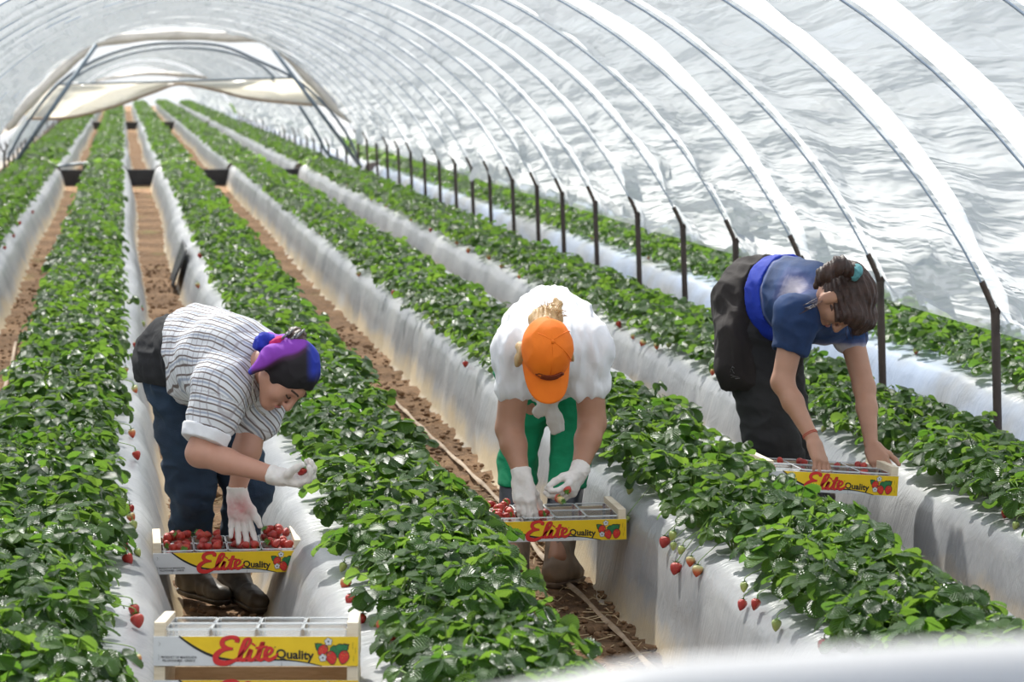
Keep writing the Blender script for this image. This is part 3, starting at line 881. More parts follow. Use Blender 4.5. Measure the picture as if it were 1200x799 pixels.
# far plants: one uncountable carpet
lodv = [plant_arrays(300 + s, 1, 17) for s in range(5)] ; lodf = [plant_arrays(400 + s, 2, 11) for s in range(5)]
allfar = [(s, lodv) for s in far]
for k, (y0, y1, st_) in enumerate(((35.2 * KY, 67.6 * KY, .42), (69.4 * KY, 104 * KY, .8))):
    for b in 'ZABCDE':
        for x in ROWS[b]:
            y = y0
            while y < y1:
                allfar.append(((b, x + rnd.uniform(-.05, .05), y + rnd.uniform(-.06, .06), BEDS[b][4], rnd.uniform(0, 6.28), rnd.uniform(1., 1.2) * (1 + .22 * k)), lodf)); y += st_
Vs, Us, Qs, Ts, off = [], [], [], [], 0
for (b, x, y, h, a, s), lv in allfar:
    V, U, Q, T, _ = lv[rnd.randrange(5)]
    c, si = math.cos(a), math.sin(a)
    W = V @ np.array([[c, si, 0], [-si, c, 0], [0, 0, 1]]) * s + [x, y, h]
    Vs.append(W); Us.append(U); Qs.append(Q + off); Ts.append(np.clip(T + rnd.uniform(-.12, .12), 0, 1)); off += len(V)
o = mesh_np('strawberry_foliage', np.concatenate(Vs), [np.concatenate(Qs)], M_LEAF, uv=np.concatenate(Us), attr={'tone': np.concatenate(Ts)})
tag(o, 'distant rows of strawberry foliage running to the far end of the tunnels', 'strawberry plants', kind='stuff')

# fruit hanging over the shoulders of the beds -------------------------
def hang(b, x, y, z, kind, size):
    """a fruit lying against the film, on a stalk from the nearest plant"""
    own = [p for p in PLANTS if p[0] == b]
    best = min(own, key=lambda p: (p[1] - x) ** 2 + (p[2] - y) ** 2) if own else None
    if best is None or (best[1] - x) ** 2 + (best[2] - y) ** 2 > .5:
        o = add_berry(None, (x, y, z + size * .5), size, kind, (rnd.uniform(-.4, .2), rnd.uniform(-.3, .3), rnd.uniform(0, 6)))
        w = {'Z': 'at the far left edge', 'A': 'left of the striped shirt woman', 'B': 'between the striped shirt and orange cap women', 'C': 'between the orange cap and dark haired women',
             'D': 'just inside the dark posts', 'E': 'beyond the dark posts'}[b]
        c = ('red', 'half ripe', 'green')[kind]
        tag(o, '%s strawberry hanging on the bed %s' % (c, w), 'strawberry', '%s fruit on the bed %s' % (c, w))
        return
    t = best[6]
    Mi = (Matrix.Translation((best[1], best[2], best[3])) @ Matrix.Rotation(best[4], 4, 'Z') @ Matrix.Diagonal((best[5],) * 3 + (1,))).inverted()
    mid = (BEDS[b][0] + BEDS[b][3]) / 2
    sg = 1 if x > mid else -1
    top = Vector((x, y, z + size * .5))
    o = add_berry(t, Mi @ top, size / best[5], kind)
    lean = Vector((sg * rnd.uniform(.15, .5), -rnd.uniform(.0, .6), -1)).normalized()
    q = (-lean).to_track_quat('Z', 'Y')
    o.rotation_euler = (Matrix.Rotation(-best[4], 4, 'Z') @ q.to_matrix().to_4x4()).to_euler()
    # stalk
    sh = Vector((x - sg * .10, y + .03, best[3] + .05)); root = Vector((best[1], best[2], best[3] + .01))
    mb = MB(); mb.tube(spline([Mi @ root, Mi @ ((root + sh) / 2 + Vector((0, 0, .03))), Mi @ sh, Mi @ (top + Vector((-sg * .01, 0, .02))), Mi @ top], 4), .0016 / best[5], 4)
    mb.build('fruit_stalk', M_STEM, t, smooth=True)
K = {'r': 0, 'h': 1, 'g': 2}
HANG = {  # photographed fruit: bed, side, [(px, py, ripeness)]
    ('A', 1): [(157, 534, 'r'), (152, 509, 'h'), (150, 597, 'r'), (150, 607, 'h'), (153, 616, 'g'), (142, 641, 'r'), (157, 648, 'g'), (145, 656, 'r'), (153, 716, 'r'), (157, 728, 'r'), (156, 773, 'h'), (137, 790, 'g'),
               (165, 364, 'r'), (158, 405, 'r'), (146, 434, 'h'), (155, 456, 'g'), (160, 440, 'g'), (166, 380, 'g'), (155, 457, 'h'), (148, 480, 'g')],
    ('B', -1): [(232, 335, 'h'), (408, 684, 'h'), (413, 704, 'r'), (434, 714, 'g'), (427, 726, 'r'), (451, 731, 'h'), (463, 745, 'r'), (443, 730, 'g'), (388, 613, 'g'), (408, 632, 'g'), (356, 553, 'h'), (405, 665, 'g'), (235, 300, 'r'), (225, 270, 'r'), (422, 662, 'g')],
    ('C', -1): [(546, 427, 'r'), (463, 344, 'r'), (506, 379, 'g'), (376, 274, 'h'), (420, 322, 'h'), (315, 225, 'h'), (780, 636, 'r'), (790, 628, 'g'), (790, 640, 'g'), (800, 645, 'g'), (793, 667, 'r'), (810, 658, 'h'), (818, 669, 'h'),
                (871, 709, 'r'), (887, 708, 'r'), (872, 688, 'g'), (910, 732, 'g'), (965, 757, 'r'), (736, 609, 'g'), (739, 575, 'g')],
    ('D', -1): [(724, 381, 'r'), (741, 395, 'h'), (755, 403, 'h'), (769, 406, 'h'), (749, 390, 'g'), (784, 405, 'g'), (536, 285, 'h'), (550, 294, 'h'), (588, 313, 'h'), (505, 270, 'r'), (481, 258, 'r'), (453, 241, 'r'), (436, 234, 'r'), (409, 217, 'h'), (391, 211, 'h'), (378, 205, 'h'),
                (1080, 541, 'g'), (1178, 603, 'r'), (1192, 600, 'r'), (1190, 616, 'g'), (1200, 590, 'r'), (966, 503, 'g'), (836, 437, 'h'), (572, 302, 'h'), (610, 325, 'h'), (640, 345, 'g'), (660, 350, 'h'), (690, 365, 'h')],
    ('E', -1): [(1073, 412, 'h'), (1068, 401, 'g'), (1121, 423, 'g'), (1190, 447, 'h'), (1165, 432, 'g'), (760, 302, 'h'), (800, 313, 'r'), (695, 279, 'h'), (1192, 435, 'r')],
    ('Z', 1): [(38, 249, 'r'), (23, 262, 'r'), (15, 277, 'r'), (5, 291, 'r')]}
PROF = {b: bed_profile(b) for b in BEDS}
for (b, side), lst in HANG.items():
    pr = PROF[b]
    for (pxx, pyy, k) in lst:
        d = ray(pxx, pyy); hit = None
        for Y in np.arange(5.0, 46.0, .012):     # first point of the line of sight that meets the film
            p = EP + d * (Y / d[1])
            if pr[0, 0] < p[0] < pr[-1, 0] and p[2] < np.interp(p[0], pr[:, 0], pr[:, 1]) + .012: hit = p; break
        if hit is None: continue
        hang(b, hit[0] + side * .006, hit[1] - .03, hit[2] + .004, K[k], .036 * rnd.uniform(.88, 1.15) * (.85 if k == 'g' else 1) * (1.2 if hit[1] > 17 else 1))
# ------------------------------------------------------------------ fruit crates
CW, CDp, PH, BH = .50, .32, .072, .106      # width, depth, panel height, corner block height
def m_wood(name, a, b):
    m, nt = new_mat(name)
    v = coords(nt, scale=(1.2, 1.2, 9))
    n = noise(nt, v, 9, 6, .6, .6)
    c = ramp(nt, n, [(.3, a), (.7, b)])
    out(nt, bsdf(nt, c, .7, bump(nt, n, .25, .003)))
    return m
M_WOOD = m_wood('poplar_wood', (.52, .36, .21), (.72, .56, .38))
M_WOODP = m_wood('pale_wood', (.66, .54, .38), (.82, .72, .56))
M_PWHITE = simple('printed_white', (.62, .63, .64), (.68, .69, .70), 30, .5)
M_PYEL = simple('printed_yellow', (.80, .53, .006), (.86, .58, .010), 24, .45)
M_PBLK = simple('printed_black', (.012, .011, .011), None, 1, .5)
M_PRED = simple('printed_red', (.60, .018, .020), (.66, .03, .025), 60, .45)
M_PGRN = simple('printed_green', (.015, .16, .05), (.03, .22, .07), 60, .5)
def m_punnet():
    m, nt = new_mat('clear_punnet')
    tp = nd(nt, 'ShaderNodeBsdfTransparent', i_Color=(.96, .97, .98, 1))
    gs = nd(nt, 'ShaderNodeBsdfGlossy', i_Roughness=.12)
    df = nd(nt, 'ShaderNodeBsdfTranslucent', i_Color=(.9, .93, .95, 1))
    fr = nd(nt, 'ShaderNodeFresnel', i_IOR=1.5)
    m1 = nd(nt, 'ShaderNodeMixShader', i_0=.16); lk(nt, tp.outputs[0], m1.inputs[1]); lk(nt, df.outputs[0], m1.inputs[2])
    m2 = nd(nt, 'ShaderNodeMixShader'); lk(nt, fr.outputs[0], m2.inputs[0]); lk(nt, m1.outputs[0], m2.inputs[1]); lk(nt, gs.outputs[0], m2.inputs[2])
    out(nt, m2); return m
M_PUN = m_punnet()
M_RIM = simple('punnet_rim', (.80, .84, .86), (.9, .92, .93), 40, .2, Alpha=.75)

def ribbon(pts, w, n=10):
    """flat brush stroke in the XZ plane; w is a list of widths at the control points"""
    P = spline([(x, 0, z) for x, z in pts], n)[:, [0, 2]]
    W = np.interp(np.linspace(0, 1, len(P)), np.linspace(0, 1, len(w)), w)
    t = np.gradient(P, axis=0); t /= np.linalg.norm(t, axis=1)[:, None] + 1e-9
    nrm = np.stack([-t[:, 1], t[:, 0]], 1)
    L, R = P + nrm * W[:, None] / 2, P - nrm * W[:, None] / 2
    m = len(P); V = np.concatenate([L, R]); i = np.arange(m - 1)
    Q = np.stack([i, i + 1, i + 1 + m, i + m], 1)
    return V, Q
def disc(cx, cz, rx, rz, n=14, f=None):
    a = np.linspace(0, 2 * PI, n, endpoint=False); k = 1 if f is None else f(a)
    return np.stack([cx + rx * np.cos(a) * k, cz + rz * np.sin(a) * k], 1)
class Print:
    def __init__(s): s.V = []; s.f = {}; s.n = 0
    def add(s, V2, faces, mi, lay):
        V2 = np.asarray(V2, float)
        V = np.stack([V2[:, 0], np.full(len(V2), -.00030 * lay), V2[:, 1]], 1)
        for f in faces: s.f.setdefault(len(f), []).append((tuple(int(i) + s.n for i in f), mi))
        s.V.append(V); s.n += len(V)
    def poly(s, V2, mi, lay): s.add(V2, [tuple(range(len(V2)))], mi, lay)
    def stroke(s, pts, w, mi, lay): V, Q = ribbon(pts, w); s.add(V, Q, mi, lay)
def font_mesh(body, bold=0.0):
    c = bpy.data.curves.new('lettering', 'FONT'); c.body = body; c.size = 1; c.offset = bold; c.resolution_u = 5; c.fill_mode = 'FRONT'
    o = bpy.data.objects.new('lettering', c); COL.objects.link(o)
    dg = bpy.context.evaluated_depsgraph_get(); me = bpy.data.meshes.new_from_object(o.evaluated_get(dg))
    V = np.array([v.co for v in me.vertices]); fs = [tuple(p.vertices) for p in me.polygons]
    bpy.data.objects.remove(o); bpy.data.curves.remove(c); bpy.data.meshes.remove(me)
    return V, fs
def panel_print():
    p = Print(); W, Hh = CW, PH
    U = lambda u: (u - .5) * W
    Zz = lambda v: -v * Hh
    cur = [(.125, -.01), (.165, .2), (.215, .42), (.27, .61), (.33, .74), (.42, .82), (.52, .81), (.60, .79), (.68, .82), (.75, .89), (.82, 1.0)]
    C = spline([(U(u), 0, Zz(v)) for u, v in cur], 6)[:, [0, 2]]
    # yellow field: strips from the curve up to the top edge, then the full right part
    m = len(C); top = C.copy(); top[:, 1] = 0
    V = np.concatenate([C, top]); i = np.arange(m - 1)
    p.add(V, np.stack([i, i + 1, i + 1 + m, i + m], 1), 1, 1)
    p.add([(U(.82), Zz(1)), (U(.999), Zz(1)), (U(.999), 0), (U(.82), 0)], [(0, 1, 2, 3)], 1, 1)
    p.stroke([(U(u), Zz(v)) for u, v in cur], [.004, .006, .0065, .0055, .0045, .003, .0025], 2, 2)
    # red script word with its black edge
    cnt = [0]
    def S(pts, w):
        cnt[0] += 1
        q = [(U(.30 + .29 * x), Zz(.92 - .90 * y)) for x, y in pts]
        w = [a * .0122 for a in w]
        p.stroke([(a + .0007, b - .0007) for a, b in q], [a + .0007 for a in w], 2, 2.4 + .12 * cnt[0])
        p.stroke(q, w, 3, 4 + .15 * cnt[0])
    S([(.36, .80), (.37, .93), (.28, 1.0), (.15, .92), (.12, .74), (.19, .60), (.30, .56)], [.8, 1.0, .75, .9, 1.0, .8, .5])
    S([(.28, .57), (.13, .52), (.02, .32), (.03, .10), (.15, .02), (.28, .08), (.40, .22)], [.5, .9, 1.15, 1.25, 1.1, .8, .45])
    S([(.38, .22), (.50, .52), (.59, .86), (.56, .94), (.50, .84), (.44, .45), (.42, .22), (.46, .14), (.54, .22)], [.35, .5, .6, .6, .8, 1.0, .9, .7, .4])
    S([(.52, .22), (.60, .52), (.57, .30), (.58, .16), (.63, .15), (.69, .28)], [.4, .85, .95, .85, .6, .4])
    S([(.635, .70), (.655, .76)], [.9, .9])
    S([(.68, .26), (.77, .58), (.80, .80), (.74, .42), (.73, .20), (.78, .14), (.84, .26)], [.4, .7, .8, 1.0, .85, .6, .4])
    S([(.68, .60), (.77, .62), (.88, .66)], [.35, .55, .3])
    S([(.83, .30), (.92, .38), (.96, .52), (.91, .60), (.85, .46), (.85, .24), (.91, .15), (1.0, .24), (1.06, .40)], [.4, .5, .6, .6, .8, .9, .8, .6, .25])
    p.stroke([(U(.325), Zz(.90)), (U(.40), Zz(.84)), (U(.47), Zz(.835)), (U(.55), Zz(.78))], [.006, .003, .0022, .0008], 3, 3.8)
    p.poly(disc(U(.593), Zz(.36), .0016, .0016), 2, 4)
    # black word
    V, fs = font_mesh('Quality', .03)
    V = V[:, :2]; V = (V - [V[:, 0].min(), 0]) ; sc = (.185 * W) / V[:, 0].max()
    V = V * [sc, sc * .98] + [U(.598), Zz(.72)]
    V[:, 1] -= (V[:, 0] - U(.598)) * .05
    p.add(V, fs, 2, 4)
    # two lines of small print on the white corner
    for k, tx in enumerate(('PRODUCT OF MANOLADA', 'PELOPONNESE - GREECE')):
        V, fs = font_mesh(tx, .012); V = V[:, :2]; sc = .0078
        V = V * [sc * .92, sc]; V = V - [(V[:, 0].max() + V[:, 0].min()) / 2, 0] + [U(.125), Zz(.74 + .115 * k)]
        p.add(V, fs, 2, 4)
    # emblem: leaves, flowers and three berries
    def leafp(cx, cz, l, wd, ang, lay):
        t = np.linspace(0, 1, 12); up = np.stack([t * l, wd * np.sin(PI * t ** .8) * (1 + .12 * np.sin(t * 40))], 1); dn = up[::-1] * [1, -1]
        Q_ = np.concatenate([up, dn[1:-1]]); c, s = math.cos(ang), math.sin(ang)
        R_ = Q_ @ np.array([[c, s], [-s, c]])
        p.poly(R_ * 1.12 + [cx - .0006, cz], 2, lay); p.poly(R_ + [cx, cz], 4, lay + .5)
        p.stroke([(cx + c * l * .1, cz + s * l * .1), (cx + c * l * .5, cz + s * l * .5), (cx + c * l * .92, cz + s * l * .92)], [.0007, .0006, .0003], 2, lay + .8)
    leafp(U(.875), Zz(.66), .045, .0155, .62, 2.2)
    leafp(U(.835), Zz(.50), .028, .010, 2.45, 2.2)
    leafp(U(.872), Zz(.55), .018, .007, 1.35, 2.9)
    def berryp(cx, cz, s, ang, lay):
        a = np.linspace(0, 2 * PI, 26, endpoint=False)
        r_ = np.stack([.72 * np.sin(a) * (1 - .28 * np.maximum(0, -np.cos(a))), .92 * np.cos(a)], 1) * s
        c, si = math.cos(ang), math.sin(ang); Rm = np.array([[c, si], [-si, c]])
        p.poly(r_ @ Rm * 1.13 + [cx, cz], 2, lay); p.poly(r_ @ Rm + [cx, cz], 3, lay + .5)
        for k in range(10):
            q = np.array([rnd.uniform(-.45, .45), rnd.uniform(-.6, .6)]) * s @ Rm + [cx, cz]
            p.poly(disc(q[0], q[1], .00055, .0008, 6), 1, lay + .8)
        for k in range(5):
            b_ = math.pi / 2 + (k - 2) * .5
            e = np.array([[-.12, .62], [.12, .62], [.62 * math.cos(b_), .62 + .55 * math.sin(b_) - .3]]) * s
            p.poly(e @ Rm + [cx, cz], 4, lay + .9)
    berryp(U(.825), Zz(.46), .0150, -.75, 3.5)
    berryp(U(.868), Zz(.72), .0172, .25, 4.6)
    berryp(U(.928), Zz(.70), .0172, -.2, 5.7)
    for cx, cz in ((U(.853), Zz(.17)), (U(.826), Zz(.72))):
        for k in range(5):
            b_ = 2 * PI * k / 5 + .4
            p.poly(disc(cx + .0055 * math.cos(b_), cz + .0055 * math.sin(b_), .0049, .0049, 10), 2, 7 + .15 * k)
        for k in range(5):
            b_ = 2 * PI * k / 5 + .4
            p.poly(disc(cx + .0055 * math.cos(b_), cz + .0055 * math.sin(b_), .0040, .0040, 10), 0, 8 + .15 * k)
        p.poly(disc(cx, cz, .0024, .0024, 10), 2, 9)
    # staples and fold marks
    for u, v0, v1 in ((.027, .18, .32), (.024, .62, .80), (.972, .2, .42), (.976, .66, .84), (.985, .38, .58), (.123, .78, 1), (.372, .9, 1), (.625, .86, 1), (.88, .97, 1)):
        p.stroke([(U(u), Zz(v0)), (U(u + (.006 if u < .5 else 0)), Zz((v0 + v1) / 2)), (U(u), Zz(v1))], [.0007] * 3, 2, 4)
    return p

def build_crate_meshes():
    out_ = []
    # front panel with its print in one mesh
    p = panel_print()
    mb = MB(); mb.box((0, .003, -PH / 2), (CW, .006, PH), bev=.0008)
    V = np.concatenate(mb.V + p.V); off = mb.n
    by, mi = {}, {}
    for f in mb.Q: by.setdefault(4, []).append(f); mi.setdefault(4, []).append(0)
    for f in mb.T: by.setdefault(3, []).append(f); mi.setdefault(3, []).append(0)
    for k, lst in p.f.items():
        for f, m in lst: by.setdefault(k, []).append([i + off for i in f]); mi.setdefault(k, []).append(m)
    ks = list(by)
    V[:, 1] -= CDp / 2; V[:, 2] += PH
    o = mesh_np('front_panel', V, [np.array(by[k]) for k in ks], [M_PWHITE, M_PYEL, M_PBLK, M_PRED, M_PGRN], midx=np.concatenate([mi[k] for k in ks]), smooth=False)
    out_.append(('front_panel', o.data)); bpy.data.objects.remove(o)
    def put(name, mb, m):
        o = mb.build(name, m); out_.append((name, o.data)); bpy.data.objects.remove(o)
    mb = MB(); mb.box((0, CDp / 2 - .003, PH / 2), (CW, .006, PH), bev=.0008); put('back_panel', mb, M_WOOD)
    for s in (-1, 1):
        mb = MB(); mb.box((s * (CW / 2 - .0145), 0, BH / 2), (.027, CDp - .0125, BH), bev=.0012); put('end_board', mb, M_WOODP)
    mb = MB()
    for k in range(5): mb.box((0, -CDp / 2 + .033 + k * .0585, .004), (CW - .014, .050, .005), bev=.0008)
    put('bottom_slats', mb, M_WOOD)
    return out_
CRM = build_crate_meshes()
def make_crate(M, label):
    t = empty('fruit_crate', (0, 0, 0), 0, label, 'fruit crate', 'printed fruit crates')
    t.matrix_world = M
    for n, me in CRM:
        link(bpy.data.objects.new(n, me), t)
    return t
def crate_matrix(cx, cy, zc, rz=0.0, roll=0.0, back=0.0):
    d = ray(cx, cy); P = EP + d * (zc * KY)
    return Matrix.Translation(P) @ Matrix.Rotation(rz, 4, 'Z') @ Matrix.Rotation(roll, 4, 'Y') @ Matrix.Rotation(back, 4, 'X') @ Matrix.Translation((0, CDp / 2, -PH / 2))
# clear punnet
PW, PD, PHt = .110, .146, .066
def punnet_mesh():
    mb = MB()
    def ring(hx, hy, z, r, n=4):
        P = []
        for (sx, sy, a0) in ((1, 1, 0), (-1, 1, PI / 2), (-1, -1, PI), (1, -1, 1.5 * PI)):
            for k in range(n + 1):
                a = a0 + PI / 2 * k / n; P.append((sx * (hx - r) + r * math.cos(a), sy * (hy - r) + r * math.sin(a), z))
        return P
    rings = [ring(PW / 2 * .86, PD / 2 * .88, 0, .014), ring(PW / 2 * .90, PD / 2 * .91, .012, .014), ring(PW / 2 * .94, PD / 2 * .95, PHt * .8, .014), ring(PW / 2 * .95, PD / 2 * .96, PHt, .014)]
    n = len(rings[0]); V = [p for r in rings for p in r]
    Q = [(i * n + k, i * n + (k + 1) % n, (i + 1) * n + (k + 1) % n, (i + 1) * n + k) for i in range(len(rings) - 1) for k in range(n)]
    mb.add(V, Q, (), [tuple(range(n))[::-1]])
    a = mesh_np('tray', np.array(V), [np.array(Q), np.array([list(range(n))[::-1]])], M_PUN, smooth=False)
    R1 = [ring(PW / 2 * .95, PD / 2 * .96, PHt, .014), ring(PW / 2, PD / 2, PHt + .001, .016), ring(PW / 2, PD / 2, PHt - .004, .016)]
    V = [p for r in R1 for p in r]
    Q = [(i * n + k, i * n + (k + 1) % n, (i + 1) * n + (k + 1) % n, (i + 1) * n + k) for i in range(2) for k in range(n)]
    b = mesh_np('rim', np.array(V), [np.array(Q)], M_RIM, smooth=False)
    r = (a.data, b.data); bpy.data.objects.remove(a); bpy.data.objects.remove(b)
    return r
PUM = punnet_mesh()
def punnets(M, cname, names, rz=.012, skip=()):
    res = {}
    for j in range(2):
        for i in range(4):
            if (i, j) in skip: continue
            lab = names(i, j)
            t = empty('punnet', (0, 0, 0), 0, lab, 'clear punnet', 'clear punnets in ' + cname)
            t.matrix_world = M @ Matrix.Translation((-.168 + .112 * i, -.076 + .152 * j, rz))
            link(bpy.data.objects.new('tray', PUM[0]), t); link(bpy.data.objects.new('rim', PUM[1]), t)
            res[(i, j)] = t.matrix_world.copy()
    return res
COLN = ['leftmost', 'second from left', 'third from left', 'rightmost']
def fill(M, n, label, group, seed, top=.064, half=.0):
    r = random.Random(seed); pts = []
    for k in range(n):
        for _ in range(60):
            x, y = r.uniform(-.036, .036), r.uniform(-.052, .052)
            z = top - .004 + r.uniform(0, .014) if k > n * .3 else top - .020
            if all((x - a) ** 2 + (y - b) ** 2 + (z - c) ** 2 > .029 ** 2 for a, b, c in pts): break
        pts.append((x, y, z))
        o = add_berry(None, (0, 0, 0), 1, 0, calyx=r.random() < .55)
        s = r.uniform(.030, .038)
        e = Matrix.Rotation(r.uniform(0, 6.28), 4, 'Z') @ Matrix.Rotation(r.uniform(.9, 2.3), 4, 'X')
        o.matrix_world = M @ Matrix.Translation((x, y, z)) @ e @ Matrix.Diagonal((s * .95, s * .95, s, 1)) @ Matrix.Translation((0, 0, .45))
        tag(o, label, 'strawberry', group)
MC = {'full': crate_matrix(267.5, 659, 6.856, 0, 0), 'cap': crate_matrix(651, 622, 7.10, 0, math.radians(-.3)),
      'dark': crate_matrix(975, 566, 7.41, math.radians(3), math.radians(4.2)), 'stack': crate_matrix(300, 763, 5.0, -PS * .75, math.radians(.4), math.radians(-5.5))}
make_crate(MC['full'], 'yellow and white printed crate full of strawberries before the striped shirt woman')
make_crate(MC['cap'], 'yellow and white printed crate held between the beds by the orange cap woman')
make_crate(MC['dark'], 'yellow and white printed crate under the bare hands of the dark haired woman')
make_crate(MC['stack'], 'empty printed crate on top of the stack at the bottom edge')
make_crate(MC['stack'] @ Matrix.Translation((0, 0, -BH - .001)), 'lower printed crate of the stack, cut off by the bottom edge')
make_crate(MC['stack'] @ Matrix.Translation((.004, .003, -2 * BH - .002)), 'lowest crate of the stack, just below the bottom edge')
RN = ['front', 'rear']
pm = punnets(MC['full'], 'the full crate', lambda i, j: '%s %s row punnet in the full crate of berries' % (COLN[i], RN[j]))
for (i, j), M in pm.items():
    fill(M, 10 if j == 0 else 9, 'ripe strawberry in the %s %s row punnet of the full crate' % (COLN[i], RN[j]), 'strawberries in the %s %s punnet of the full crate' % (COLN[i], RN[j]), 20 + i + 4 * j, .066 + (.012 if j else 0) + (.006 if i == 3 else 0))
pm = punnets(MC['cap'], 'the crate of the orange cap woman', lambda i, j: '%s %s row clear punnet in the crate of the orange cap woman' % (COLN[i], RN[j]), .018)
for (i, j), M in pm.items():
    n = {(0, 0): 10, (1, 0): 9, (0, 1): 9, (1, 1): 4}.get((i, j), 0)
    if n: fill(M, n, 'ripe strawberry in the %s %s row punnet, orange cap crate' % (COLN[i], RN[j]), 'strawberries in the %s %s punnet of the orange cap crate' % (COLN[i], RN[j]), 60 + i + 4 * j, .070)
pm = punnets(MC['dark'], 'the crate of the dark haired woman', lambda i, j: '%s %s row clear punnet in the crate of the dark haired woman' % (COLN[i], RN[j]), .014)
for (i, j), M in pm.items():
    n = {(1, 1): 4, (0, 1): 3, (3, 0): 3, (2, 1): 2, (3, 1): 3}.get((i, j), 0)
    if n: fill(M, n, 'red strawberry in the %s %s row punnet of the dark haired woman' % (COLN[i], RN[j]), 'strawberries in the %s %s punnet of the dark haired woman' % (COLN[i], RN[j]), 90 + i + 4 * j, .060 if j else .045)
punnets(MC['stack'], 'the empty crate of the stack', lambda i, j: '%s %s row empty punnet in the top crate of the stack' % (COLN[i], RN[j]), .024)
